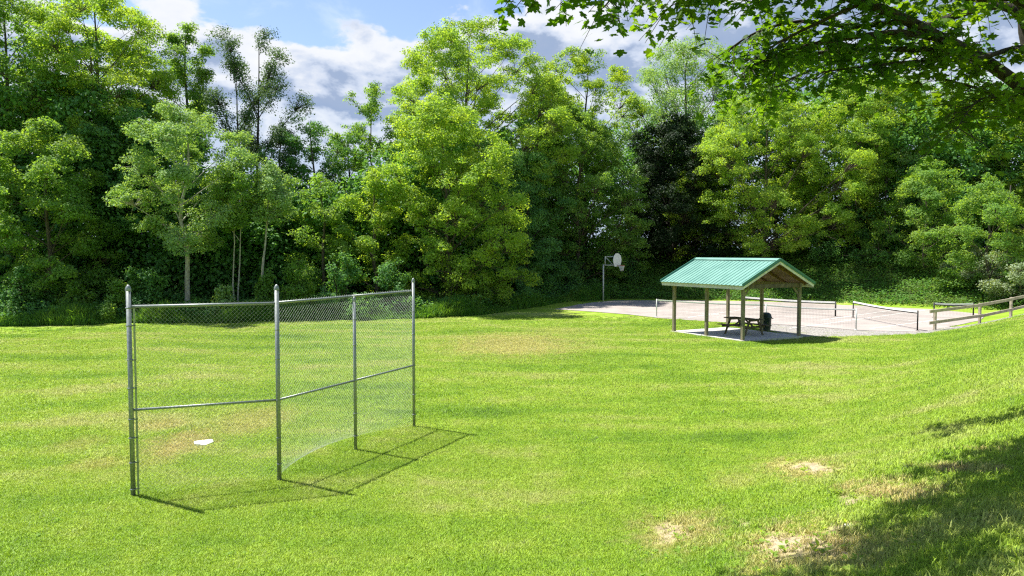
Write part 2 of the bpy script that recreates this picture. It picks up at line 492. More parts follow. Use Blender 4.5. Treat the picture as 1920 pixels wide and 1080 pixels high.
# ------------------------------------------------------------------ backstop
P = [on(250, 931), on(524, 902), on(667, 845.5), on(776.5, 802)]
RAIL, MID = 3.05, 1.40
bs = empty('backstop', tuple((P[1] + P[2]) / 2 * np.array([1, 1, 0])))
tag(bs, 'tall galvanised chain link backstop bent at its second post, standing on the mown field', 'backstop')
ob = bs.location.copy()
loc = [Vector((p[0], p[1], 0)) - ob for p in P]
tops = [3.33, 3.30, 2.98, 3.27]
for i, p in enumerate(loc):
    r = 0.037 if i in (0, 1) else 0.032
    mb = MB(); mb.tube([p + Vector((0, 0, -0.15)), p + Vector((0, 0, tops[i]))], r, 12)
    post = mb.build('post', M['galv'], bs)
    cap = MB(); cap.lathe([(r * 1.22, 0), (r * 1.22, .03), (r * 1.05, .05), (r * .8, .075), (r * .35, .095), (0.001, .1)], p + Vector((0, 0, tops[i] - .03)), 12)
    cap.build('post_cap', M['galv'], post)
n_ = [None] * 3
for i in range(3):
    a, b = loc[i], loc[i + 1]
    d = (b - a).normalized(); n_[i] = Vector((-d.y, d.x, 0))
    if n_[i].y < 0: n_[i] = -n_[i]
    for hh, rr in ((RAIL, 0.024), (MID, 0.021)):
        off = n_[i] * (0.062 if hh == RAIL and i else 0.0)
        mb = MB(); mb.tube([a + off + Vector((0, 0, hh)), b + off + Vector((0, 0, hh))], rr, 8)
        mb.build('rail', M['galv'], bs)
# tension bar and its bands on the wing post
d0 = (loc[1] - loc[0]).normalized()
mb = MB(); tb = loc[0] + d0 * 0.075; mb.bar(tb + Vector((0, 0, .03)), tb + Vector((0, 0, RAIL)), 0.03, 0.012, (d0.y, -d0.x, 0)); mb.build('tension_bar', M['galv'], bs)
for z in (0.12, 0.55, 0.95, 1.25, 1.75, 2.2, 2.75, 3.03):
    mb = MB(); mb.lathe([(0.046, -.012), (0.048, -.012), (0.048, .012), (0.046, .012)], loc[0] + Vector((0, 0, z)), 12)
    mb.bar(loc[0] + d0 * .04 + Vector((0, 0, z)), loc[0] + d0 * .095 + Vector((0, 0, z)), 0.012, 0.022); mb.build('tension_band', M['galv'], bs)
for i in (1, 2, 3):
    for z in (0.3, 0.75, MID, 2.1, 2.6):
        mb = MB(); mb.lathe([(0.034, -.008), (0.042, -.008), (0.042, .008), (0.034, .008)], loc[i] + Vector((0, 0, z)), 10)
        mb.build('wire_tie', M['galv'], bs)


def chain_link(a, b, n, bulge, lo, ext=(0, 0)):
    """woven zigzag wires between two posts"""
    cw, ch, wr = 0.068, 0.068, 0.0012
    L = (b - a).length; d = (b - a).normalized()
    cols = int(L / (cw / 1)); z0, z1 = 0.03, RAIL + 0.045
    rows = int((z1 - z0) / (ch / 2))
    vs, fs = [], []
    for c in range(2 * cols + 1):
        k0 = len(vs)
        for r in range(rows + 1):
            s = (c // 2 + (0.5 * (r % 2) if c % 2 == 0 else 1 - 0.5 * (r % 2))) * cw
            s = min(s, L)
            z = z0 + (z1 - z0) * r / rows
            off = bulge(ext[0] + s) * max(0.0, 1 - z / 0.85) ** 2.6
            zz = z + lo(ext[0] + s) * max(0, 1 - z / 0.9) ** 1.2
            p = a + d * s + n * (0.046 + off + (0.0022 if (r + c) % 2 else -0.0022)) + Vector((0, 0, zz))
            vs += [p + d * wr + n * wr, p - d * wr + n * wr, p - d * wr - n * wr, p + d * wr - n * wr]
            if r:
                q = k0 + (r - 1) * 4
                fs += [(q + k, q + (k + 1) % 4, q + 4 + (k + 1) % 4, q + 4 + k) for k in range(4)]
    mb = MB(); mb.add(vs, fs)
    return mb


L2, L3 = (loc[2] - loc[1]).length, (loc[3] - loc[2]).length
bul = lambda s: 0.62 * math.sin(math.pi * min(1, max(0, s / (L2 + L3)))) ** 0.8 if s > 0.01 else 0.0
lif = lambda s: 0.05 * math.sin(math.pi * min(1, max(0, s / (L2 + L3))))
chain_link(loc[0] + d0 * .075, loc[1], n_[0], lambda s: 0.02, lambda s: 0.0).build('chain_link', M['wire'], bs)
chain_link(loc[1], loc[2], n_[1], bul, lif).build('chain_link', M['wire'], bs)
chain_link(loc[2], loc[3], n_[2], bul, lif, (L2, 0)).build('chain_link', M['wire'], bs)

# ------------------------------------------------------------------ home plate
hp = on(383, 835)
mb = MB(); w = 0.175
a = math.radians(30); R2 = lambda x, y: (hp[0] + x * math.cos(a) - y * math.sin(a), hp[1] + x * math.sin(a) + y * math.cos(a))
mb.prism([(*R2(x, y), 0.004 + 0.05 * (y + .2)) for x, y in ((-w, w), (-w, 0), (0, -w), (w, 0), (w, w))], (0, 0, 0.045))
tag(mb.build('home_plate', M['white']), 'white five sided home plate lying in worn grass behind the backstop', 'home plate')

# ------------------------------------------------------------------ basketball hoop
bp = on(1131, 563)
hoop = empty('basketball_hoop', (bp[0], bp[1], 0))
tag(hoop, 'basketball hoop with white fan backboard on a grey pole at the court edge', 'basketball hoop')
nb = Vector((0.80, -0.60, 0))
px = Vector((1, 0, 0)) * 0.95 + Vector((0, -0.25, 0))
zl, zu = 2.84, 3.52
mb = MB(); mb.tube([(0, 0, -.1), (0, 0, zl + .05)], 0.062, 12); mb.build('pole', M['pole'], hoop)
mb = MB()
bc = Vector((1.0, -0.35, 0))
mb.tube([(0, 0, zl), bc * 0.98 + Vector((0, 0, zl))], 0.045, 8)
mb.tube([(0.13, -.045, zl), (0.13, -.045, zu)], 0.04, 8)
mb.tube([(0.13, -.045, zu), bc * 0.98 + Vector((0, 0, zu))], 0.04, 8)
mb.tube([(0.13, -.045, zu), bc * 0.75 + Vector((0, 0, zl + .02))], 0.03, 8)
mb.build('support_arm', M['pole'], hoop)
tv = Vector((0.60, 0.80, 0))
oc = bc + nb * 0.06
poly = []
for k in range(25):
    t = math.pi * (-0.12 + 1.24 * k / 24)
    poly.append((0.66 * math.cos(t), 3.24 + 0.56 * math.sin(t)))
poly += [(-0.44, 2.74), (0.44, 2.74)]
mb = MB(); mb.prism([oc + tv * x + Vector((0, 0, z)) for x, z in poly], nb * 0.035)
mb.build('backboard', M['white'], hoop)
rc = oc + nb * 0.42 + Vector((0, 0, 2.82))
mb = MB(); mb.tube([rc + Vector((.228 * math.cos(t), .228 * math.sin(t), 0)) for t in np.linspace(0, 2*math.pi, 25)], 0.016, 6)
mb.bar(oc + nb * 0.036 + Vector((0, 0, 2.80)), rc - nb * 0.2, 0.14, 0.03); mb.build('rim', M['orange'], hoop)
mb = MB()
for s in (1, -1):
    for k in range(12):
        t0 = 2 * math.pi * k / 12
        mb.tube([rc + Vector((r * math.cos(t0 + s * q), r * math.sin(t0 + s * q), -z)) for r, z, q in ((.222, 0, 0), (.18, .14, .26), (.145, .28, .52), (.12, .44, .78))], 0.011, 4)
mb.build('net', M['tape'], hoop)

# ------------------------------------------------------------------ shelter
Fp = Vector((10.08, 32.50, 0)); eg = Vector((0.870, 0.492, 0)); el = Vector((-0.492, 0.870, 0))
LL, GG, OV, OE = 4.4, 3.6, 0.40, 0.45
slab = MB()
c0 = [Fp - eg * .14 - el * .14, Fp + eg * (GG + .14) - el * .14, Fp + eg * (GG + .14) + el * (LL + .14), Fp - eg * .14 + el * (LL + .14)]
slab.prism([p + Vector((0, 0, -.12)) for p in c0], (0, 0, 0.17))
tag(slab.build('concrete_pad', M['concrete']), kind='structure')
ctr = Fp + eg * GG / 2 + el * LL / 2
sh = empty('picnic_shelter', (ctr.x, ctr.y, 0.05), math.atan2(eg.y, eg.x))
tag(sh, 'open picnic shelter with a green ribbed metal gable roof on square timber posts', 'shelter')
gx2, lx2 = GG / 2, LL / 2                       # local x = across the gable, y = along the ridge
zE, zR = 2.40, 3.46                             # eave and ridge (local)
for ix in (-1, 1):
    for iy in (-1, 0, 1):
        mb = MB(); mb.bar((ix * gx2, iy * lx2, 0), (ix * gx2, iy * lx2, 2.36), 0.135, 0.135, (0, 1, 0), 0.008); mb.build('post', M['post_wood'], sh)
for ix in (-1, 1):
    mb = MB(); mb.bar((ix * (gx2 - .09), -lx2 - .2, 2.33), (ix * (gx2 - .09), lx2 + .2, 2.33), 0.04, 0.22); mb.build('beam', M['post_wood'], sh)
ex, ey = gx2 + OE, lx2 + OV
sl = (zR - zE) / ex
for iy in (-1, 1):
    mb = MB()
    mb.bar((-gx2, iy * (lx2 + .09), 2.34), (gx2, iy * (lx2 + .09), 2.34), 0.04, 0.18); mb.build('tie_beam', M['table_wood'], sh)
# rafters
for y in np.linspace(-lx2, lx2, 5):
    mb = MB()
    for ix in (-1, 1):
        mb.bar((ix * (ex - .06), y, zE - .02), (0, y, zR - .10), 0.04, 0.12)
    mb.build('rafter', M['ceiling_wood'], sh)
nrm = Vector((sl, 0, 1)).normalized()
for ix in (-1, 1):
    nn = Vector((ix * sl, 0, 1)).normalized()
    a0, a1 = Vector((ix * ex, 0, zE)), Vector((0, 0, zR))
    # boards under the metal
    mb = MB(); e = Vector((0, ey - .03, 0))
    mb.prism([a0 - e - nn * .0 + Vector((-ix * .05, 0, .0)), a0 + e + Vector((-ix * .05, 0, .0)), a1 + e + nn * 0.0, a1 - e + nn * 0.0], nn * 0.035)
    mb.build('ceiling', M['ceiling_wood'], sh)
    # ribbed metal sheet
    ribs = 23; ys = []
    for k in range(ribs):
        y = -ey - .03 + (2 * ey + .06) * k / (ribs - 1)
        ys += [(y - .028, 0), (y - .011, .022), (y + .011, .022), (y + .028, 0)]
    b0 = a0 + Vector((ix * .06, 0, -.06 * sl)) + nn * .05; b1 = a1 + nn * .05
    vs = [b + Vector((0, y, 0)) + nn * h for b in (b0, b1) for y, h in ys] + [b + Vector((0, y, 0)) + nn * (h - .008) for b in (b0, b1) for y, h in ys]
    n = len(ys); fs = []
    for i in range(n - 1):
        fs += [(i, i + 1, n + i + 1, n + i), (2*n + i + 1, 2*n + i, 3*n + i, 3*n + i + 1), (i, 2*n + i, 2*n + i + 1, i + 1)]
    mb = MB(); mb.add(vs, fs); mb.build('roof', M['roof'], sh)
    # eave fascia
    mb = MB(); mb.bar((ix * (ex - .02), -ey, zE - .075), (ix * (ex - .02), ey, zE - .075), 0.03, 0.17); mb.build('fascia', M['fascia'], sh)
    for iy in (-1, 1):
        yy = iy * (ey + .005)
        mb = MB(); mb.bar((ix * (ex + .0), yy, zE - .06), (0, yy, zR - .045), 0.03, 0.15, (0, 0, 1)); mb.build('rake_board', M['fascia'], sh)
        mb = MB(); mb.bar((ix * (ex + .06), yy + iy * .028, zE + .035), (0, yy + iy * .028, zR + .065), 0.03, 0.14, (0, 0, 1)); mb.build('rake_trim', M['trim'], sh)
mb = MB()
mb.prism([(-.16, -ey - .05, zR + .055 - .16 * sl + .035), (0, -ey - .05, zR + .055 + .045), (.16, -ey - .05, zR + .055 - .16 * sl + .035), (.16, -ey - .05, zR + .075 - .16 * sl + .035), (0, -ey - .05, zR + .075 + .05), (-.16, -ey - .05, zR + .075 - .16 * sl + .035)], (0, 2 * ey + .1, 0))
mb.build('ridge_cap', M['roof'], sh)
for ix in (-1, 1):
    mb = MB(); mb.bar((ix * gx2, -lx2 + .02, 1.85), (ix * (gx2 - .5), -lx2 + .02, 2.36), 0.04, 0.09); mb.build('corner_brace', M['post_wood'], sh)

# ------------------------------------------------------------------ picnic table
tc_ = Vector((10.86, 34.85, 0.05))
tb_ = empty('picnic_table', tc_, math.atan2(eg.y, eg.x))
tag(tb_, 'dark stained wooden picnic table with two benches under the shelter roof', 'picnic table')
mb = MB()
for k in range(5): mb.bar((-.30 + .15 * k, -.92, .745), (-.30 + .15 * k, .92, .745), .14, .038, (0, 0, 1), .004)
for y in (-.6, .6): mb.bar((-.33, y, .69), (.33, y, .69), .04, .07)
mb.build('tabletop', M['table_wood'], tb_)
for s in (-1, 1):
    mb = MB()
    for k in range(2): mb.bar((s * (.60 + .15 * k), -.92, .455), (s * (.60 + .15 * k), .92, .455), .14, .038, (0, 0, 1), .004)
    mb.build('bench', M['table_wood'], tb_)
for y in (-.6, .6):
    mb = MB(); mb.bar((-.74, y + .04, .39), (.74, y + .04, .39), .04, .09); mb.build('bench_support', M['table_wood'], tb_)
    for s in (-1, 1):
        mb = MB(); mb.bar((s * .60, y, 0), (s * .26, y, .70), .04, .095, (0, 0, 1)); mb.build('leg', M['table_wood'], tb_)
mb = MB(); mb.bar((0, -.58, .40), (0, -.1, .70), .04, .07); mb.bar((0, .58, .40), (0, .1, .70), .04, .07); mb.build('centre_brace', M['table_wood'], tb_)

# ------------------------------------------------------------------ bin
bn_ = empty('trash_can', (12.50, 36.62, 0.012)); bn_.scale = (.9, .9, .9)
tag(bn_, 'dark green round trash can with a domed lid beside the shelter post', 'trash can')
mb = MB(); mb.lathe([(0.0, .0), (.225, .0), (.24, .05), (.235, .06), (.265, .30), (.268, .31), (.268, .34), (.265, .35), (.285, .72), (.30, .73), (.30, .77), (.28, .78)], (0, 0, 0), 24); mb.build('body', M['bin'], bn_)
mb = MB(); mb.lathe([(.31, .74), (.315, .79), (.29, .80), (.27, .90), (.22, .98), (.12, 1.03), (.0, 1.04)], (0, 0, 0), 24); mb.build('lid', M['bin'], bn_)
for s in (-1, 1):
    mb = MB(); mb.tube([(s * .30, -.07, .70), (s * .37, -.06, .70), (s * .37, .06, .70), (s * .30, .07, .70)], .018, 6); mb.build('handle', M['bin'], bn_)


# ------------------------------------------------------------------ nets
def court_net(pts, h, label, tape, post_r, post_mat, shade_h=.055):
    z0 = 0.022
    c = sum((Vector((p[0], p[1], 0)) for p in pts), Vector()) / len(pts); c.z = z0
    r = empty('court_net', c); tag(r, label, 'net')
    q = [Vector((p[0], p[1], z0)) - c for p in pts]
    for p in q:
        mb = MB(); mb.tube([p, p + Vector((0, 0, h + .06))], post_r, 10)
        mb.lathe([(post_r * 2.4, 0), (post_r * 2.4, .015), (post_r, .02)], p, 10); mb.build('post', post_mat, r)
    mb, sb, ms = MB(), MB(), MB()
    for a, b in zip(q, q[1:]):
        L = (b - a).length; n = 10
        sag = lambda t: h - 0.05 * math.sin(math.pi * t)
        P_ = [a.lerp(b, k / n) + Vector((0, 0, sag(k / n))) for k in range(n + 1)]
        for s, e in zip(P_, P_[1:]):
            mb.bar(s, e, .045, tape)
            dn = Vector((0, 0, tape / 2 + shade_h / 2 + .002)); sb.bar(s - dn, e - dn, .012, shade_h)  # black strip under the tape stands in for its shaded side
        nv = int(L / 0.075)
        for k in range(1, nv):
            t = k / nv; p = a.lerp(b, t)
            ms.bar(p + Vector((0, 0, .12)), p + Vector((0, 0, sag(t) - tape)), .0026, .0026)
        for j in range(1, 10):
            z = .12 + (h - .2) * j / 10
            ms.bar(a + Vector((0, 0, z)), b + Vector((0, 0, z)), .0026, .0026)
    mb.build('tape', M['tape'], r); sb.build('tape_shade', M['black'], r); ms.build('mesh', M['black'], r)


court_net([G(1231, 595), G(1436, 607.5), G(1605, 619.5)], 1.02, 'long net with silver posts running along the near court edge behind the shelter', 0.06, 0.035, M['pole'], .018)
court_net([(15.6, 50.2), (19.55, 45.0)], 0.84, 'low net with a thick white tape behind the right posts of the shelter', 0.10, 0.045, M['black'])
court_net([(20.25, 44.2), G(1720, 620.5)], 0.93, 'low net with white tape ending near the lower end of the wooden fence', 0.08, 0.035, M['black'])
court_net([(25.05, 44.2), (27.2, 43.9)], 0.84, 'short far net seen between the two rails of the wooden fence', 0.09, 0.04, M['black'])

# ------------------------------------------------------------------ wooden fence
fp = [Vector((21.2, 37.3, 0.0)), Vector((24.25, 38.6, 0.0)), Vector((26.9, 40.15, 0)), Vector((29.5, 41.6, 0)), Vector((32.0, 43.0, 0))]
for p in fp: p.z = float(terrain(p.x, p.y))
fe = empty('wooden_fence', fp[1]); tag(fe, 'weathered two rail wooden fence sloping down beside the gravel path', 'fence')
fl = [p - fp[1] for p in fp]
for p in fl:
    mb = MB(); mb.bar(p + Vector((0, 0, -.2)), p + Vector((0, 0, 1.06)), .12, .12, (.87, .49, 0), .012); mb.build('post', M['rail_wood'], fe)
ext = [fl[0] + (fl[0] - fl[1]).normalized() * 0.5] + fl
nf = Vector((.45, -.89, 0)) * .085
for z in (.98, .42):
    for i in range(1, len(ext) - 1):
        a = ext[i] if i > 1 else ext[0]
        b = ext[i + 1]
        mb = MB(); mb.bar(a + nf + Vector((0, 0, z + random.uniform(-.015, .015))), b + nf + Vector((0, 0, z + random.uniform(-.015, .015))), .05, .15, (0, 0, 1), .008); mb.build('rail', M['rail_wood'], fe)

# ------------------------------------------------------------------ trees
def unit(a): return a / np.maximum(np.linalg.norm(a, axis=-1, keepdims=True), 1e-9)


def leaf_faces(C, N, A, L, W, fold=0.12):
    """kite shaped leaves: centre, face direction, long axis, length, width"""
    N = unit(N); A = unit(A - N * np.sum(A * N, -1, keepdims=True)); B = np.cross(N, A)
    L = L[:, None]; W = W[:, None]
    V = np.stack([C - A * L * .5, C - A * L * .05 - B * W * .5 + N * W * fold, C + A * L * .5, C - A * L * .05 + B * W * .5 + N * W * fold], 1).reshape(-1, 3)
    Fq = np.arange(len(C) * 4).reshape(-1, 4)
    return V, Fq


def spray_leaves(rg, centres, outs, rc, nleaf, size, flat=0.45, droop=0.25, upness=0.9, long=1.5):
    """leaves of all the sprays of a crown: flattened bunches that droop at their rim"""
    k = np.repeat(np.arange(len(centres)), nleaf)
    n = len(k)
    d = unit(rg.normal(size=(n, 3)))
    rad = rg.random(n) ** 0.45
    R = rc[k] * rad
    off = d * R[:, None]
    hor = np.hypot(off[:, 0], off[:, 1])
    off[:, 2] = off[:, 2] * flat - droop * hor ** 2 / np.maximum(rc[k], .1)
    C = centres[k] + off
    N = np.array([0, 0, upness]) + outs[k] * 0.45 + d * 0.55 + rg.normal(size=(n, 3)) * 0.6
    A = d * 0.6 + outs[k] * 0.5 + rg.normal(size=(n, 3)) * 0.7 + np.array([0, 0, -.35])
    L = size * rg.uniform(0.65, 1.3, n)
    return leaf_faces(C, N, A, L * 1.0, L / long)


SHAPES = {
    'oval': lambda t: np.sin(np.pi * np.clip(t * .92 + .06, 0, 1)) ** .65,
    'round': lambda t: np.sqrt(np.clip(1 - np.abs(2 * t - .85) ** 2.6 / 1.6, 0, 1)),
    'top': lambda t: np.clip(1.35 * t ** .6 * np.sqrt(np.clip(1.04 - t, 0, 1)) * 1.35, 0, 1),
    'cone': lambda t: np.clip(1.08 - t, 0.05, 1) ** .8 * np.clip(t * 9 + .35, 0, 1),
    'full': lambda t: np.clip(np.sqrt(np.clip(1.02 - t ** 2.2, 0, 1)), 0, 1) * np.clip(.75 + t, 0, 1),
    'column': lambda t: np.clip(np.sin(np.pi * np.clip(t * .9 + .1, 0, 1)), 0, 1) ** .45,
}


def make_tree(name, label, base, ztop, zbot, R, shape, leafmat, barkmat, seed, limbs, clumps, nleaf, size, rc, lean=(0, 0), gap=0.0, flat=.55, droop=.18, tr=None, stems=1, group=None, cat='tree', rise=.75, upness=.6, long=1.45):
    """a trunk with limbs and side branches, each side branch ending in a spray of leaves"""
    rg = np.random.default_rng(seed)
    h = ztop; zb = zbot
    tr = tr or max(0.06, 0.011 * h + .04)
    root = empty(name, base)
    tag(root, label, cat, group)
    tm = MB()
    ph = rg.uniform(0, 6.28, 6)
    centres, outs = [], []
    stem_defs = []
    for s in range(stems):
        sx = 0 if stems == 1 else R * .35 * math.cos(ph[4] + 2 * math.pi * s / stems)
        sy = 0 if stems == 1 else R * .35 * math.sin(ph[4] + 2 * math.pi * s / stems)
        th = h * (0.95 if s == 0 else rg.uniform(.72, .92))
        wig = rg.normal(0, 0.012 * h, (7, 2)); wig[0] = 0

        def axis(z, wig=wig, sx=sx, sy=sy):
            q = np.clip(z / h, 0, 1); i = min(int(q * 6), 5); f = q * 6 - i
            w = wig[i] * (1 - f) + wig[i + 1] * f
            return np.array([lean[0] * q * h + w[0] + sx * q ** .7, lean[1] * q * h + w[1] + sy * q ** .7, z])
        zs = np.concatenate([[-.3, .0, .35], np.linspace(1.0, th, 10)]) if h > 3 else np.linspace(-.1, th, 6)
        k0 = 1 if stems == 1 else .68
        tm.tube([axis(z) if z > 0 else axis(0) + np.array([0, 0, z]) for z in zs], [tr * k0 * (1.35 if z <= 0 else 1.12 if z < .5 else 1.0) * max(.10, 1 - z / th * .95) ** .8 for z in zs], 8)
        stem_defs.append((axis, th))
    per = max(1, limbs)
    jag = .09 if cat == 'tree' else .34
    for i in range(per):
        axis, th = stem_defs[i % stems]
        t = ((i + rg.random()) / per) ** 0.9
        az = i * 2.39996 + ph[0] + rg.normal(0, .3)
        if stems > 1: pass
        lob = 1 + .22 * math.sin(2 * az + ph[1] + t * 3) + .16 * math.sin(3 * az + ph[2] - 5 * t) + rg.normal(0, jag)
        r = max(.25, R * float(SHAPES[shape](np.array(t))) * lob)
        z1 = (zb + (h - zb) * t) * (1 if cat == 'tree' else rg.uniform(.6, 1.2))
        c = axis(min(z1, th))
        e = np.array([c[0] + math.cos(az) * r, c[1] + math.sin(az) * r, z1])
        z0 = max(min(zb * .8 + .2, th * .3), z1 - r * rise * rg.uniform(.6, 1.3) - .03 * h)
        z0 = min(z0, th * .97)
        s = axis(z0)
        m = (s + e) / 2 + np.array([0, 0, r * .10 * rg.uniform(-.2, 1.4)])
        pts = [(1 - q) ** 2 * s + 2 * q * (1 - q) * m + q * q * e for q in np.linspace(0, 1, 6)]
        br = max(.012, tr * .42 * (1 - z0 / (h * 1.1)) * (0.5 + .5 * r / R))
        tm.tube(pts, [br, br * .85, br * .7, br * .5, br * .33, br * .12], 5, False)
        o = unit(e - s)
        lr = np.clip(.36 * R, .5, 1.7) * rg.uniform(.65, 1.25)          # a rounded lobe of sprays at the limb's end
        lc = e - o * lr * .55
        nc = max(2, int(round(clumps * (0.5 + .5 * r / R))))
        for j in range(nc):
            if rg.random() < (.26 if R > 2.8 else .6):
                q = rg.uniform(.3, .9)
                b = (1 - q) ** 2 * s + 2 * q * (1 - q) * m + q * q * e
                cc = b + unit(rg.normal(size=3)) * rg.uniform(.2, .9) * (rc + .1 * r)
            else:
                dd = unit(rg.normal(size=3) + o * .55 + np.array([0, 0, .45]))
                cc = lc + dd * lr * np.array([1, 1, .85]) * rg.uniform(.55, 1.08)
                b = pts[4] if cc[2] > pts[3][2] - .3 else pts[3]
            tm.tube([b, (b + cc) / 2 + np.array([0, 0, .06]), cc], [br * .28 + .006, br * .18 + .005, .004], 4, False)
            if rg.random() < gap: continue
            centres.append(cc); outs.append(unit(cc - axis(min(cc[2] - .4 * r, th)) + np.array([0, 0, .001])))
    # the leader
    centres.append(stem_defs[0][0](stem_defs[0][1]) + np.array([0, 0, .2])); outs.append(np.array([0, 0, 1.0]))
    tm.build('trunk' if cat == 'tree' else 'stem', barkmat, root)
    C = np.array(centres); O = np.array(outs)
    rr = rc * rg.uniform(.65, 1.3, len(C))
    V, Fq = spray_leaves(rg, C, O, rr, np.maximum(6, (nleaf * (rr / rc) ** 2)).astype(int), size, flat, droop, upness, long)
    link_mesh('crown' if cat == 'tree' else 'foliage', np_mesh('crown', V, Fq), leafmat, root)
    return root


def tree(name, label, u, y, vtop, wpx, vbot, shape, leaf, bark, seed, dens=1.0, size=.17, rc=.75, gap=0.0, **kw):
    """u, y: where the trunk stands; vtop, wpx, vbot: how tall, wide and low its crown looks"""
    p = at(u, 480, y)
    zg = float(terrain(p[0], y))
    zt = at(u, vtop, y)[2] - zg - .25; zb = at(u, vbot, y)[2] - zg
    R = max(.5, wpx / 2 / F * y - .4 * rc)
    area = max(4., R * 2 * (zt - max(zb, 0)) * .75)
    limbs = int(np.clip(area * .50, 14, 70))
    ncl = kw.pop('ncl', 11)
    size *= .86; rc *= .70; ncl = int(ncl * 1.75)
    nleaf = int(150 * dens * (rc / .75) ** 2 * (.17 / size) ** 1.5)
    make_tree(name, label, (p[0], y, zg - .05), zt, max(zb, .3), R, shape, M[leaf], M[bark], seed, limbs, ncl, nleaf, size, rc, gap=gap, **kw)


T = tree
# far row against the sky
T('tall_tree', 'tall broad deciduous tree at the far left edge with dark upper crown', 25, 50, -35, 250, 330, 'oval', 'leaf_mid', 'bark', 1)
T('tall_tree', 'tallest light green tree left of the cloud with a wide loose top', 190, 52, -28, 250, 300, 'round', 'leaf_bright', 'bark', 2, 1.0, .17, .85)
T('tall_tree', 'dark green tree filling the shade right of the layered maple', 245, 49, 160, 150, 470, 'oval', 'leaf_deep', 'bark_dark', 3)
T('slim_tree', 'slim upright tree with bright narrow top beside the sparse grey one', 362, 54, 42, 120, 290, 'oval', 'leaf_mid', 'bark', 4, .75, .16, .75, .0, rise=1.0, ncl=18)
T('sparse_tree', 'thin leaved airy tree showing forked stems against the cloud', 472, 55, 44, 150, 285, 'oval', 'leaf_thin', 'bark_dark', 5, .34, .15, .72, .0, stems=2, rise=1.3, flat=.8, ncl=24)
T('small_tree', 'little airy tree low in the sky gap right of the forked stems', 528, 53, 225, 84, 335, 'oval', 'leaf_thin', 'bark', 6, .8, .15, .55, .1)
T('small_tree', 'compact dark green tree in the sky gap with a visible stem', 592, 54, 212, 125, 345, 'round', 'leaf_deep', 'bark', 7, .75, .16, .6, .12)
T('sparse_tree', 'ragged tree with a thin bare topped tuft left of the big central tree', 698, 58, 148, 105, 330, 'top', 'leaf_mid', 'bark', 8, .8, .16, .55, .1, rise=1.0, tr=.13)
T('sparse_tree', 'loose dark leaved tree low against the cloud left of the ragged tuft', 655, 56, 228, 115, 350, 'round', 'leaf_mid', 'bark_dark', 9, .8, .15, .55, .1)
T('tall_tree', 'big rounded central tree rising highest above the field', 878, 63, 48, 310, 420, 'round', 'leaf_bright', 'bark', 10, .95, .18, .9)
T('tall_tree', 'pale green tree between the big central tree and the flat topped one', 1008, 66, 150, 120, 400, 'oval', 'leaf_mid', 'bark', 11, .8)
T('tall_tree', 'flat topped bright tree with its bare trunk showing below the crown', 1097, 68, 90, 165, 215, 'round', 'leaf_yellow', 'bark_dark', 12, .95, .18, .8, rise=.9, tr=.24)
T('feathery_tree', 'feathery pale willow like tree rising behind the basketball hoop', 1280, 76, 72, 270, 420, 'oval', 'leaf_pale', 'bark', 13, .6, .19, .9, .1, rise=1.1, flat=.8, ncl=11)
T('tall_tree', 'grey green tree standing behind the maples under the overhanging branches', 1690, 74, 145, 210, 480, 'oval', 'leaf_pale', 'bark', 14, .7, .2, .9)
T('tall_tree', 'pale birch like tree behind the wooden fence', 1788, 65, 160, 200, 470, 'oval', 'leaf_pale', 'bark_pale', 15, .75, .18, .8)
T('tall_tree', 'yellow green tree cut off by the right edge of the picture', 1925, 60, 150, 200, 470, 'full', 'leaf_yellow', 'bark', 16, .9, .18, .8)
# middle row
T('layered_maple', 'layered maple at the left with tiers of leaves down to the weeds', 95, 44.5, 222, 235, 560, 'full', 'leaf_mid', 'bark', 20, 1.05, .17, .8, flat=.55)
T('birch_tree', 'light green birch with a pale leaning trunk behind the left panel of the backstop', 350, 44.2, 192, 225, 455, 'oval', 'leaf_pale', 'bark_pale', 21, .95, .15, .7, lean=(-.012, 0), ncl=15)
T('young_birch', 'young birch with two thin pale stems right of the leaning birch', 442, 44.6, 290, 120, 415, 'oval', 'leaf_mid', 'bark_pale', 22, .7, .15, .6, stems=2, tr=.085)
T('young_birch', 'slanting pale stemmed sapling under the sky gap', 480, 45.0, 300, 115, 400, 'oval', 'leaf_pale', 'bark_pale', 23, .65, .15, .6, lean=(.13, 0), tr=.095)
T('young_tree', 'pale green young tree below the compact dark one', 605, 48, 318, 150, 540, 'full', 'leaf_mid', 'bark', 24, .8, .16, .65)
T('young_tree', 'yellow green young tree left of the bright bushy tree', 700, 48.5, 300, 130, 540, 'full', 'leaf_bright', 'bark', 25, .85, .16, .65)
T('bushy_tree', 'bright bushy tree reaching from mid forest down to the grass behind the right post', 835, 50.5, 185, 285, 590, 'full', 'leaf_bright', 'bark', 26, 1.0, .17, .8)
T('bushy_tree', 'mid green tree in the middle with bright tufts above the basketball hoop', 1085, 66, 205, 225, 545, 'full', 'leaf_mid', 'bark', 27, 1.0, .18, .85)
T('bushy_tree', 'deeper green tree squeezed between the two bushy bright ones', 985, 58, 280, 170, 560, 'full', 'leaf_deep', 'bark_dark', 28, 1.0, .17, .8)
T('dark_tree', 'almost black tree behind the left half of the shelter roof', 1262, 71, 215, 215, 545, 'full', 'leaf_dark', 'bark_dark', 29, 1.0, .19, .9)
T('bright_maple', 'sunny yellow green maple directly above the shelter', 1432, 66, 172, 285, 470, 'round', 'leaf_bright', 'bark', 30, 1.0, .18, .85)
T('bright_maple', 'taller sunny maple right of the one above the shelter', 1600, 67, 138, 255, 500, 'oval', 'leaf_bright', 'bark', 31, .95, .18, .85)
T('young_tree', 'light leaved young tree leaning over the bank left of the fence', 1735, 58, 300, 175, 560, 'full', 'leaf_mid', 'bark', 32, .85, .17, .75)
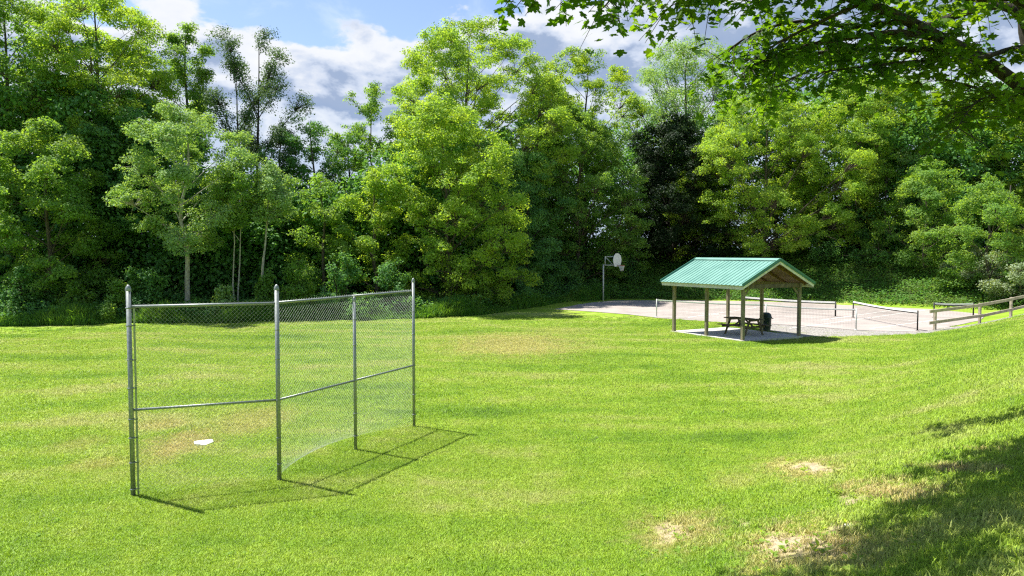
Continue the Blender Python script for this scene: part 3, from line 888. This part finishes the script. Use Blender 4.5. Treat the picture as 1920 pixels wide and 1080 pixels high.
T('young_tree', 'pale leaved tree standing just behind the top of the fence', 1850, 53, 330, 190, 560, 'full', 'leaf_mid', 'bark', 33, .9, .16, .7)
T('pale_shrub', 'silvery leaved bush hanging over the fence at the right edge', 1915, 50, 440, 110, 570, 'full', 'leaf_silver', 'bark', 34, .8, .15, .6, cat='shrub')
T('pale_shrub', 'silvery leaved bush on the bank left of the fence top', 1825, 54, 470, 70, 560, 'round', 'leaf_silver', 'bark', 35, .6, .15, .5, cat='shrub')
# bushes along the edge
SH = [('dark bush under the layered maple at the far left', 35, 42.5, 500, 120, 'leaf_deep', 590), ('rounded green bush between the layered maple and the first post', 140, 42.2, 530, 95, 'leaf_mid', 600),
      ('leafy bush just left of the wing post of the backstop', 218, 42.0, 520, 85, 'leaf_mid', 600), ('shaded bush behind the top of the wing post', 275, 43.0, 500, 90, 'leaf_deep', 600),
      ('pale green bush right of the leaning birch trunk', 420, 43.4, 535, 75, 'leaf_pale', 600), ('small bush above the second post of the backstop', 497, 44.0, 495, 65, 'leaf_mid', 590),
      ('little bush behind the middle of the top rail', 560, 43.8, 485, 70, 'leaf_mid', 590), ('dark green bush behind the right half of the top rail', 640, 44.3, 470, 120, 'leaf_deep', 590),
      ('low dark bush right of the last backstop post', 735, 45.5, 480, 90, 'leaf_deep', 590), ('shaded bush below the bright bushy tree', 900, 51, 490, 110, 'leaf_mid', 580),
      ('dark bush at the bend of the forest edge', 990, 56.5, 480, 120, 'leaf_deep', 570), ('dark bush left of the basketball pole', 1070, 63, 470, 100, 'leaf_deep', 560),
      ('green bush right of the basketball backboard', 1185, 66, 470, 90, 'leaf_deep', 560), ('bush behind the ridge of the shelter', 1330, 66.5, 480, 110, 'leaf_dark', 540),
      ('bush on the bank right of the shelter gable', 1545, 64, 440, 120, 'leaf_deep', 535), ('vine covered bush at the top of the bank', 1650, 64, 420, 120, 'leaf_deep', 530)]
for i, (lb, u, y, vt, w, lf, vb) in enumerate(SH):
    T('bush', lb, u, y, vt, w, vb, 'cone', lf, 'bark_dark', 60 + i, .8, .16, .42, cat='bush', stems=3, ncl=13, flat=.95, group='bushes along the forest edge', rise=.8)

# the wood behind, one mass of stems and leaves
rg = np.random.default_rng(99)
Cs = []
prof_u = [-500, -200, 0, 120, 300, 420, 480, 560, 640, 700, 780, 1000, 1150, 1250, 1400, 1600, 1900, 2300, 2600]
prof_v = [60, 60, 100, 90, 230, 325, 340, 345, 345, 310, 240, 225, 240, 200, 160, 150, 150, 140, 140]
wood_trunks = MB()
for k in range(9000):
    u = rg.uniform(-450, 2400)
    y0 = 4 + np.interp((u - 960) / F * 60, BX, BY)
    y = y0 + rg.uniform(4, 15)
    if u > 1150: y += 4
    vt = np.interp(u, prof_u, prof_v) + rg.normal(0, 22)
    v = vt + (555 - vt) * rg.random() ** .7
    p = at(u, v, y)
    Cs.append(p)
Cs = np.array(Cs)
V, Fq = spray_leaves(rg, Cs, unit(rg.normal(size=Cs.shape)), rg.uniform(.8, 1.5, len(Cs)), np.full(len(Cs), 80), .30, .7, .2)
for k in range(70):
    u = rg.uniform(-300, 2200); y = 4 + np.interp((u - 960) / F * 60, BX, BY) + rg.uniform(4, 14)
    x = (u - 960) / F * y; z = float(terrain(x, y)); hh = rg.uniform(4, 8); r = rg.uniform(.05, .14); ln = rg.normal(0, .05, 2)
    wood_trunks.tube([(x, y, z - .2), (x + ln[0] * hh * .5, y + ln[1] * hh * .5, z + hh * .5), (x + ln[0] * hh, y + ln[1] * hh, z + hh)], [r, r * .85, r * .7], 6)
nv = len(V)
me = np_mesh('woods', np.concatenate([V, np.array(wood_trunks.v)]), Fq)
wt = wood_trunks.build('woods_trunks', M['bark'])
bpy.data.objects.remove(wt)
wo = link_mesh('woods', np_mesh('woods', V, Fq), M['leaf_deep'])
tag(wo, 'dense shaded wood behind the front trees', kind='stuff')
wt = wood_trunks.build('wood_stems', M['bark_dark']); tag(wt, 'thin stems standing in the shaded wood', kind='stuff')

# tall weeds along the edge of the mown field, and the rough cover of the bank
def weed_band(name, n, seed, xs, dmin, dmax, hmin, hmax, mat, label, lw=(.018, .04)):
    rg = np.random.default_rng(seed)
    x = rg.uniform(xs[0], xs[1], n)
    d = dmin + (dmax - dmin) * rg.random(n) ** 1.3
    y = np.interp(x, BX, BY) + d + .25 * np.sin(x * 1.7) + .2 * np.sin(x * .6 + 1)
    z = terrain(x, y)
    h = rg.uniform(hmin, hmax, n) * np.clip(.45 + d / 1.6, .45, 1) * (.75 + .35 * np.sin(x * .9 + 2 * np.sin(x * .31)))
    ln = rg.normal(0, .28, (n, 2))
    w = rg.uniform(lw[0], lw[1], n)
    az = rg.uniform(0, 6.28, n); bx, by = np.cos(az) * w, np.sin(az) * w
    b = np.stack([x, y, z - .02], -1)
    mid = b + np.stack([ln[:, 0] * h * .35, ln[:, 1] * h * .35, h * .6], -1)
    tip = b + np.stack([ln[:, 0] * h, ln[:, 1] * h, h * (1 - .3 * np.abs(ln).sum(1).clip(0, 1))], -1)
    s = np.stack([bx, by, np.zeros(n)], -1)
    V = np.stack([b - s * .5, b + s * .5, mid + s, tip, mid - s], 1).reshape(-1, 3)
    i = np.arange(n)[:, None] * 5
    Fq = np.concatenate([i + np.array([[0, 1, 2, 4]])])
    Ft = np.concatenate([i + np.array([[4, 2, 3, 3]])])
    me = np_mesh(name, V, np.concatenate([i + np.array([[0, 1, 2]]), i + np.array([[0, 2, 4]]), i + np.array([[4, 2, 3]])]))
    tag(link_mesh(name, me, mat), label, kind='stuff')
    # leafy parts
    return x, y, z, h


weed_band('tall_weeds', 60000, 5, (-36, 8), .05, 2.6, .4, 1.25, M['weeds'], 'tall unmown weeds along the forest edge of the field')


def ground_cover(name, n, seed, xs, d0, d1, size, mat, label, hmax=.7):
    rg = np.random.default_rng(seed)
    x = rg.uniform(xs[0], xs[1], n); d = d0 + (d1 - d0) * rg.random(n)
    y = np.interp(x, BX, BY) + d
    hum = .5 + .5 * np.sin(x * 1.1 + 1.7 * np.sin(y * .8)) * np.sin(y * 1.3 + x * .4)
    z = terrain(x, y) + rg.random(n) ** 1.2 * hmax * (.35 + hum)
    C = np.stack([x, y, z], -1)
    N = np.array([0, -.25, 1.0]) + rg.normal(size=(n, 3)) * .6
    L = size * rg.uniform(.6, 1.4, n)
    V, Fq = leaf_faces(C, N, rg.normal(size=(n, 3)), L, L / 1.5)
    tag(link_mesh(name, np_mesh(name, V, Fq), mat), label, kind='stuff')


ground_cover('undergrowth', 60000, 8, (-36, 9), .8, 9, .16, M['leaf_deep'], 'low leafy undergrowth on the shaded forest floor', .9)
ground_cover('bank_cover', 60000, 9, (7, 46), .15, 12, .15, M['weeds'], 'rough green cover on the bank behind the court', .5)

# ------------------------------------------------------------------ the big maple over the picture
OUT = [(0, -.5), (.05, -.42), (.20, -.46), (.30, -.30), (.24, -.24), (.40, -.12), (.52, -.10), (.46, .02), (.50, .12), (.34, .12), (.20, .08), (.24, .26), (.17, .30), (.10, .36), (0, .56)]
OUT = OUT + [(-x, y) for x, y in OUT[-2:0:-1]]
OUT = np.array(OUT)                     # tip at +y, stalk at -y


def maple_leaves(C, N, A, S_, rg):
    N = unit(N); A = unit(A - N * np.sum(A * N, -1, keepdims=True)); B = np.cross(N, A)
    m = len(OUT); n = len(C)
    cup = rg.uniform(-.25, .35, n)
    r2 = (OUT ** 2).sum(1)
    V = np.empty((n, m + 1, 3))
    V[:, 0] = C
    V[:, 1:] = C[:, None] + S_[:, None, None] * (B[:, None] * OUT[None, :, 0, None] + A[:, None] * OUT[None, :, 1, None] - N[:, None] * (cup[:, None] * r2[None])[..., None])
    k = np.arange(m)
    Ft = np.stack([np.zeros(m, int), 1 + k, 1 + (k + 1) % m], -1)
    Fa = (np.arange(n)[:, None, None] * (m + 1) + Ft[None]).reshape(-1, 3)
    return V.reshape(-1, 3), Fa


mx_, my_ = 9.75, 12.3
mz_ = float(terrain(mx_, my_))
mr = empty('maple_tree', (mx_, my_, mz_)); tag(mr, 'big foreground maple whose dark leafy branches hang into the picture from the right', 'tree')
mo = np.array([mx_, my_, mz_])
rg = np.random.default_rng(41)
Fk = np.array([9.1, 12.0, 4.75])
tm = MB()
tm.tube(np.array([(mx_, my_, mz_ - .3), (mx_, my_, mz_ + .1), (9.6, 12.25, 2.6), (9.3, 12.1, 3.8), tuple(Fk), (8.55, 11.95, 6.2), (8.18, 11.85, 7.4), (7.95, 11.8, 9), (8.0, 11.9, 11), (8.1, 12, 13)]) - mo, [.50, .40, .34, .33, .31, .25, .23, .19, .13, .04], 12)
BR = []


def br(r0, r1, pts):
    pts = [np.array(p, float) if len(p) == 3 and not isinstance(p[0], str) else p for p in pts]
    pts = [at(*p) if p[0] > 40 or p[1] > 40 or p[0] < -40 else p for p in pts]
    # smooth the hand-set joints
    P_ = np.array(pts); out = []
    n = len(P_)
    for i in range(n - 1):
        p0, p1, p2, p3 = P_[max(i - 1, 0)], P_[i], P_[i + 1], P_[min(i + 2, n - 1)]
        for t in np.linspace(0, 1, 5)[:-1]:
            out.append(.5 * ((2 * p1) + (-p0 + p2) * t + (2 * p0 - 5 * p1 + 4 * p2 - p3) * t ** 2 + (-p0 + 3 * p1 - 3 * p2 + p3) * t ** 3))
    out.append(P_[-1])
    out = np.array(out)
    rs = np.linspace(r0, r1, len(out))
    tm.tube(out - mo, rs, 8)
    BR.append((out, rs))
    return out


b1 = br(.125, .010, [tuple(Fk), (1960, 196, 11.75), (1920, 166, 11.6), (1840, 110, 11.2), (1765, 72, 10.8), (1700, 38, 10.4), (1620, 4, 10), (1500, -30, 9.4), (1350, -70, 8.6), (1220, -85, 7.9), (1110, -80, 7.4), (1010, -40, 7.1)])
br(.075, .01, [(1860, 122, 11.2), (1810, 104, 11.0), (1760, 95, 10.8), (1690, 92, 10.7), (1600, 94, 10.7), (1500, 104, 10.8), (1420, 130, 10.9)])
br(.055, .01, [(1770, 74, 10.7), (1700, 62, 10.4), (1640, 64, 10.2), (1520, 84, 10.1), (1440, 110, 10.1), (1390, 140, 10.1)])
br(.10, .012, [(8.4, 11.9, 6.7), (1915, 4, 11.5), (1830, -4, 11.1), (1700, -30, 10.5), (1560, -55, 10), (1420, -60, 9.6)])
br(.035, .006, [tuple(Fk), (1990, 196, 11.4), (1920, 190, 11), (1850, 183, 10.6), (1818, 205, 10.3), (1792, 246, 10.1)])
br(.09, .01, [(8.2, 11.85, 7.3), (1880, 10, 11.9), (1760, 40, 12.7), (1620, 90, 13.4), (1500, 140, 13.7), (1440, 170, 13.8)])
br(.03, .01, [(1620, 90, 13.4), (1560, 80, 13.5), (1480, 100, 13.6)])
br(.03, .01, [(1560, 115, 13.55), (1500, 110, 13.7), (1450, 130, 13.9)])
br(.05, .008, [(1500, -30, 9.4), (1420, -40, 9.3), (1350, -28, 9.2), (1280, -15, 9.1)])
br(.035, .006, [(1300, -75, 8.3), (1220, -60, 8.1), (1165, -25, 8.0), (1135, 12, 7.9)])
br(.03, .006, [(1620, 4, 10), (1540, 40, 9.9), (1460, 80, 9.9), (1400, 120, 10)])
br(.03, .006, [(1420, -60, 9.6), (1330, -55, 9.8), (1260, -40, 10), (1210, -30, 10)])
br(.05, .01, [tuple(Fk), (1985, 205, 11.6), (1900, 185, 11.0), (1830, 165, 10.8), (1760, 145, 10.7)])
br(.05, .008, [(8.3, 11.9, 6.6), (1925, 90, 11.2), (1830, 110, 10.8), (1720, 115, 10.5), (1620, 125, 10.3), (1540, 135, 10.2)])
br(.04, .008, [(1700, 38, 10.4), (1600, 50, 10.6), (1500, 40, 10.6), (1420, 60, 10.6), (1370, 90, 10.6)])
br(.10, .01, [(8.0, 11.8, 8.8), (6.5, 11, 9.8), (4.5, 10.2, 10), (2.6, 9.2, 9.2)])  # unseen upper crown, put in to throw shade on the lower right lawn
br(.10, .01, [(8.0, 11.8, 8.2), (8.5, 9.8, 9.2), (8.6, 7.6, 9.2), (8.0, 5.5, 8.4)])
br(.10, .01, [(8.2, 11.9, 7.2), (10.5, 11.0, 8.8), (13, 10.5, 9.4), (15, 10, 8.8)])
br(.10, .01, [tuple(Fk), (7.9, 10.3, 6.6), (6.6, 8.6, 7.5), (5.2, 7.2, 7.7), (4.0, 6.2, 7.4)])
br(.10, .01, [(8.0, 11.8, 8.5), (5, 10.6, 9.0), (2.5, 9.9, 8.8), (0.2, 9.3, 8.5), (-1.1, 8.9, 8.3)])  # start of the limbs added out of view to fill the lower right shadow
br(.06, .01, [(5, 11, 9.0), (3, 9.4, 8.9), (1.2, 8.5, 8.5), (-.6, 7.8, 8.3)])
br(.06, .01, [(6.5, 11.4, 8.8), (4.6, 8.8, 8.8), (3.0, 7.4, 8.5), (1.4, 7.0, 8.2), (0, 6.9, 8.1)])
br(.05, .01, [(3.6, 10.2, 9.0), (2.3, 8.2, 8.7), (1.0, 7.5, 8.4), (-.2, 7.4, 8.2)])
br(.05, .01, [(4.6, 8.8, 8.8), (3.2, 6.4, 8.4), (1.8, 5.8, 8.0)])
br(.06, .01, [(6.0, 11.3, 8.9), (4.0, 9.9, 9.1), (2.0, 9.2, 9.0), (.6, 8.7, 8.8), (-.8, 8.3, 8.6)])
br(.10, .01, [(8.1, 12, 10.5), (9.5, 13.5, 11.8), (11, 15, 12)])
LC, LN, LA, LS = [], [], [], []


def twig(p, d, ln, nl):
    """a twig with paired leaves hanging from it"""
    d = unit(d)
    pts = [p, p + d * ln * .5 + np.array([0, 0, .02]), p + d * ln + np.array([0, 0, -.16 * ln])]
    tm.tube(np.array(pts) - mo, [.007, .005, .003], 4, False)
    for j in range(nl):
        q = rg.uniform(.15, 1.05)
        b = p + d * ln * q + np.array([0, 0, -.16 * ln * q * q])
        sd = rg.normal(size=3); sd[2] *= .5; sd = unit(sd - d * sd.dot(d) * .5)
        c = b + sd * rg.uniform(.05, .16) + np.array([0, 0, -rg.uniform(.0, .10)])
        LC.append(c); LN.append(np.array([0, 0, .9]) + rg.normal(size=3) * .42 + sd * .35)
        LA.append(sd * .8 + d * .4 + np.array([0, 0, -.55]) + rg.normal(size=3) * .25); LS.append(rg.uniform(.085, .15))


for k, (pts, rs) in enumerate(BR):
    seg = np.linalg.norm(np.diff(pts, axis=0), axis=1); cum = np.concatenate([[0], np.cumsum(seg)])
    s = .9 if k < 15 else 1.0
    step = .056 if k < 15 else .065
    while s < cum[-1]:
        q = np.array([np.interp(s, cum, pts[:, j]) for j in range(3)])
        q2 = np.array([np.interp(min(s + .2, cum[-1]), cum, pts[:, j]) for j in range(3)])
        d = unit(q2 - q + 1e-6)
        rad = np.interp(s, cum, rs)
        if rad < .085:
            sd = np.cross(d, [0, 0, 1]); sd = unit(sd) * rg.choice([-1, 1])
            dd = d * rg.uniform(.1, .8) + sd * rg.uniform(.5, 1) + np.array([0, 0, rg.normal(-.12, .30)])
            L_ = rg.uniform(.35, 1.0) * (.65 + .35 * s / cum[-1])
            twig(q, dd, L_, int(4 + L_ * 9))
            if rg.random() < .35 and L_ > .55:
                e = q + unit(dd) * L_ * .6
                twig(e, dd + rg.normal(size=3) * .7, .45, 6)
        s += step * rg.uniform(.6, 1.4)
tm.build('trunk', M['bark_dark'], mr)
LC, LN, LA, LS = map(np.array, (LC, LN, LA, LS))
V, Fa = maple_leaves(LC - mo, LN, LA, LS, rg)
link_mesh('crown', np_mesh('crown', V, Fa), M['leaf_maple'], mr)
print('maple leaves', len(LC))

# ------------------------------------------------------------------ grass
def grass():
    rg = np.random.default_rng(17)
    clumps = bpy.data.collections.new('grass_tufts')
    for c in range(5):
        nb = 42; vs, fs = [], []
        for b in range(nb):
            x, y = rg.normal(0, .045, 2); az = rg.uniform(0, 6.28); w = rg.uniform(.0022, .0042); h = rg.uniform(.022, .052)
            ln = rg.uniform(.15, .9) * h; la = rg.uniform(0, 6.28)
            s = np.array([math.cos(az), math.sin(az), 0]) * w
            b0 = np.array([x, y, -.005]); m = b0 + np.array([math.cos(la) * ln * .35, math.sin(la) * ln * .35, h * .62]); t = b0 + np.array([math.cos(la) * ln, math.sin(la) * ln, h])
            n = len(vs); vs += [b0 - s, b0 + s, m + s * .8, m - s * .8, t]; fs += [(n, n + 1, n + 2, n + 3), (n + 3, n + 2, n + 4)]
        me = bpy.data.meshes.new('grass_tuft'); me.from_pydata([tuple(v) for v in vs], [], fs); me.materials.append(M['blade'])
        clumps.objects.link(bpy.data.objects.new('grass_tuft', me))
    N = 580000
    ang = rg.uniform(math.radians(-58), math.radians(58), N)
    # even cover close by, thinner with distance
    dd = np.linspace(3.2, 46, 400); w = dd * np.where(dd < 10, 1, (10 / dd) ** 1.8) * np.clip((47 - dd) / 16, 0, 1); cw = np.cumsum(w); cw /= cw[-1]
    d = np.interp(rg.random(N), cw, dd)
    x, y = np.sin(ang) * d, np.cos(ang) * d
    keep = np.ones(N, bool)
    nz = .8 * np.sin(x * 5.1 + 2 * np.sin(y * 3.7)) * np.sin(y * 6.3 + 1.5 * np.sin(x * 4.4)) + .6 * np.sin(x * 11.3 + 2 * np.sin(y * 9.7)) * np.sin(y * 13.1) + rg.normal(0, .45, N)
    for (cx, cy, rx, ry, s, isb) in WORN:
        r = np.sqrt(((x - cx) / rx) ** 2 + ((y - cy) / ry) ** 2) + nz * .45
        keep &= ~(((r < .95) & (rg.random(N) < (s if isb else s * .5))) | ((r < 1.35) & (rg.random(N) < (s * .65 if isb else s * .3))))
    # none on the shelter pad, the court and the gravel
    q = np.stack([x - Fp.x, y - Fp.y], -1); a_ = q @ np.array([eg.x, eg.y]); b_ = q @ np.array([el.x, el.y])
    keep &= ~((a_ > -.18) & (a_ < GG + .18) & (b_ > -.18) & (b_ < LL + .18))
    keep &= beyond(x, y) < 0
    for poly in (court_poly, grav):
        pp = np.array([(p[0], p[1]) for p in poly]); ins = np.zeros(N, bool)
        for i in range(len(pp)):
            (x1, y1), (x2, y2) = pp[i], pp[(i + 1) % len(pp)]
            cr = ((y1 > y) != (y2 > y)) & (x < (x2 - x1) * (y - y1) / (y2 - y1 + 1e-12) + x1); ins ^= cr
        keep &= ~ins
    x, y, d = x[keep], y[keep], d[keep]; n = len(x)
    me = bpy.data.meshes.new('grass'); me.vertices.add(n)
    me.vertices.foreach_set('co', np.stack([x, y, terrain(x, y)], -1).astype(np.float32).ravel())
    rot = np.stack([rg.normal(0, .12, n), rg.normal(0, .12, n), rg.uniform(0, 6.28, n)], -1).astype(np.float32)
    pz = .5 + .5 * np.sin(x * 2.1 + 2.2 * np.sin(y * 1.3)) * np.sin(y * 1.9 + 1.4 * np.sin(x * 1.1))
    sc = (rg.uniform(.65, 1.2, n) * (.85 + .35 * pz) * np.clip(d / 14, 1, 1.5)).astype(np.float32)
    shade_ = (x > 2.2) & (y < 12) & (rg.random(n) < .5); sc[shade_] *= 1.25
    big = rg.random(n) < .012; sc[big] *= 1.45
    me.attributes.new('rot', 'FLOAT_VECTOR', 'POINT').data.foreach_set('vector', rot.ravel())
    me.attributes.new('sc', 'FLOAT', 'POINT').data.foreach_set('value', sc)
    o = link_mesh('grass', me, M['blade']); tag(o, 'short mown green grass blades covering the near lawn', 'grass', kind='stuff')
    g = bpy.data.node_groups.new('grass_scatter', 'GeometryNodeTree')
    g.interface.new_socket('Geometry', in_out='INPUT', socket_type='NodeSocketGeometry'); g.interface.new_socket('Geometry', in_out='OUTPUT', socket_type='NodeSocketGeometry')
    nt = NT(g)
    gi, go = nt.new('NodeGroupInput'), nt.new('NodeGroupOutput')
    mp = nt.new('GeometryNodeMeshToPoints'); nt.l.new(gi.outputs[0], mp.inputs['Mesh'])
    ci = nt.new('GeometryNodeCollectionInfo'); ci.inputs['Collection'].default_value = clumps; ci.inputs['Separate Children'].default_value = True; ci.inputs['Reset Children'].default_value = True
    ip = nt.new('GeometryNodeInstanceOnPoints'); ip.inputs['Pick Instance'].default_value = True
    nt.l.new(mp.outputs[0], ip.inputs['Points']); nt.l.new(ci.outputs[0], ip.inputs['Instance'])
    ra = nt.new('GeometryNodeInputNamedAttribute', data_type='FLOAT_VECTOR'); ra.inputs['Name'].default_value = 'rot'
    e2 = nt.new('FunctionNodeEulerToRotation'); nt.l.new(ra.outputs[0], e2.inputs[0]); nt.l.new(e2.outputs[0], ip.inputs['Rotation'])
    sa = nt.new('GeometryNodeInputNamedAttribute', data_type='FLOAT'); sa.inputs['Name'].default_value = 'sc'; nt.l.new(sa.outputs[0], ip.inputs['Scale'])
    nt.l.new(ip.outputs[0], go.inputs[0])
    md = o.modifiers.new('scatter', 'NODES'); md.node_group = g


grass()

def turf_weeds():
    rg = np.random.default_rng(71)
    n = 1500
    u = np.concatenate([1990 - 800 * rg.random(950) ** 1.5, rg.uniform(-60, 1980, 90)]); v = np.concatenate([rg.uniform(840, 1100, 950), rg.uniform(850, 1100, 90)])
    C, N_, A_, L_ = [], [], [], []
    for a, c in zip(u, v):
        p = drop(a, c); k = rg.integers(5, 11); s = rg.uniform(.5, 1.25)
        for j in range(k):
            az = rg.uniform(0, 6.28); d = np.array([math.cos(az), math.sin(az), 0])
            L = rg.uniform(.03, .075) * s
            C.append(p + d * (L * .5 + .01) + np.array([0, 0, rg.uniform(.02, .05) * s + .012])); N_.append(np.array([0, 0, 1.0]) + rg.normal(size=3) * .25 - d * .35); A_.append(d + np.array([0, 0, .35])); L_.append(L)
    L_ = np.array(L_)
    V, Fq = leaf_faces(np.array(C), np.array(N_), np.array(A_), L_, L_ / rg.uniform(1.3, 2.6, len(L_)))
    tag(link_mesh('turf_weeds', np_mesh('turf_weeds', V, Fq), M['leaf_bright']), 'small broad leaved weeds scattered in the near turf', kind='stuff')


turf_weeds()
st = drop(1603, 990)
mb = MB()
rs_ = np.random.default_rng(3)
prof = [(.0, -.02), (.07, -.02), (.095, .0), (.085, .022), (.05, .035), (0, .038)]
mb.lathe(prof, (0, 0, 0), 14)
mb.v = [(x * 1.25 * (1 + .12 * math.sin(3 * math.atan2(y, x))), y * .62, z) for x, y, z in mb.v]
so_ = mb.build('stone', M['concrete']); so_.location = st; so_.rotation_euler = (0, 0, -.5)
tag(so_, 'pale flat stone lying in worn soil at the edge of the maple shade', 'stone')

# ------------------------------------------------------------------ sky, sun, camera
w = bpy.data.worlds.new('World'); S.world = w; w.use_nodes = True
nt = NT(w.node_tree)
bg = nt.n['Background']
sky = nt.new('ShaderNodeTexSky'); sky.sky_type = 'NISHITA'; sky.sun_disc = False
sky.sun_elevation = math.radians(63); sky.sun_rotation = math.radians(300)
sky.air_density = 1.0; sky.dust_density = 0.6; sky.ozone_density = 1.5
dv = nt.new('ShaderNodeTexCoord').outputs['Generated']
sp = nt.new('ShaderNodeSeparateXYZ'); nt.l.new(dv, sp.inputs[0])
elv = nt.math('MULTIPLY', nt.math('ARCSINE', sp.outputs[2]), 57.2958)
azi = nt.math('MULTIPLY', nt.math('ARCTAN2', sp.outputs[0], sp.outputs[1]), 57.2958)
cbv = nt.new('ShaderNodeCombineXYZ')
nt.put(cbv.inputs[0], nt.math('MULTIPLY', azi, .10)); nt.put(cbv.inputs[1], nt.math('MULTIPLY', elv, .17)); cbv.inputs[2].default_value = 3.7
pv = cbv.outputs[0]
n_big = nt.noise(pv, 0.9, 2, .5); n_puff = nt.noise(pv, 2.1, 7, .55, .1); n_low = nt.noise(pv, 0.75, 5, .55)
# height of the cloud bank's top: higher to the right
top = nt.math('ADD', 16.1, nt.math('MULTIPLY', nt.smooth(azi, -9, 2), 2.6))
edge = nt.math('ADD', top, nt.math('ADD', nt.math('MULTIPLY', nt.math('SUBTRACT', n_big, .5), 6.0), nt.math('MULTIPLY', nt.math('SUBTRACT', n_puff, .5), 7.0)))
below = nt.math('SUBTRACT', edge, elv)                      # degrees below the puffy top
cover = nt.smooth(below, -.25, .55)
shade = nt.math('ADD', nt.math('MULTIPLY', below, .10), nt.math('ADD', nt.math('MULTIPLY', nt.math('SUBTRACT', n_puff, .5), .70), nt.math('MULTIPLY', nt.math('SUBTRACT', n_low, .5), .75)))
lit = nt.ramp(shade, [(0.0, (4.93, 5.02, 5.18)), (.16, (4.59, 4.76, 5.10)), (.29, (3.31, 3.74, 4.59)), (.38, (1.95, 2.46, 3.48)), (.54, (1.78, 2.34, 3.44)), (.64, (3.57, 4.00, 4.76)), (.75, (4.17, 4.50, 5.02)), (.90, (2.55, 3.15, 4.25)), (1.0, (3.06, 3.65, 4.59))])
high = nt.math('MULTIPLY', nt.smooth(nt.noise(pv, 1.6, 7, .6, .6), .46, .78), .55)
skyc = nt.mix(1.0, sky.outputs[0], (0.92, 0.90, 0.97), 'MULTIPLY')
c = nt.mix(high, skyc, (4.2, 4.9, 6.2))
c = nt.mix(cover, c, lit)
nt.put(bg.inputs['Color'], c); bg.inputs['Strength'].default_value = 0.073
sl_ = bpy.data.lights.new('sun', 'SUN'); sl_.energy = 4.0; sl_.angle = math.radians(.55); sl_.color = (1.0, .955, .87)
so = bpy.data.objects.new('sun', sl_); COL.objects.link(so)
so.rotation_euler = Vector(-SUN_TO).to_track_quat('-Z', 'Y').to_euler(); so.location = (-20, 10, 40)
cam = bpy.data.cameras.new('camera'); cam.sensor_width = 36; cam.lens = F / 1920 * 36; cam.clip_end = 3000; cam.clip_start = .05
co = bpy.data.objects.new('camera', cam); COL.objects.link(co)
co.location = (0, 0, H_CAM); co.rotation_euler = (math.pi / 2 - PITCH, 0, 0)
S.camera = co
S.view_settings.view_transform = 'Standard'; S.view_settings.look = 'None'; S.view_settings.gamma = 1; S.view_settings.exposure = 1.43
S.cycles.max_bounces = 6; S.cycles.diffuse_bounces = 3; S.cycles.transmission_bounces = 4; S.cycles.glossy_bounces = 2; S.cycles.use_denoising = False; S.cycles.filter_width = 1.25; S.cycles.sample_clamp_indirect = 4.0
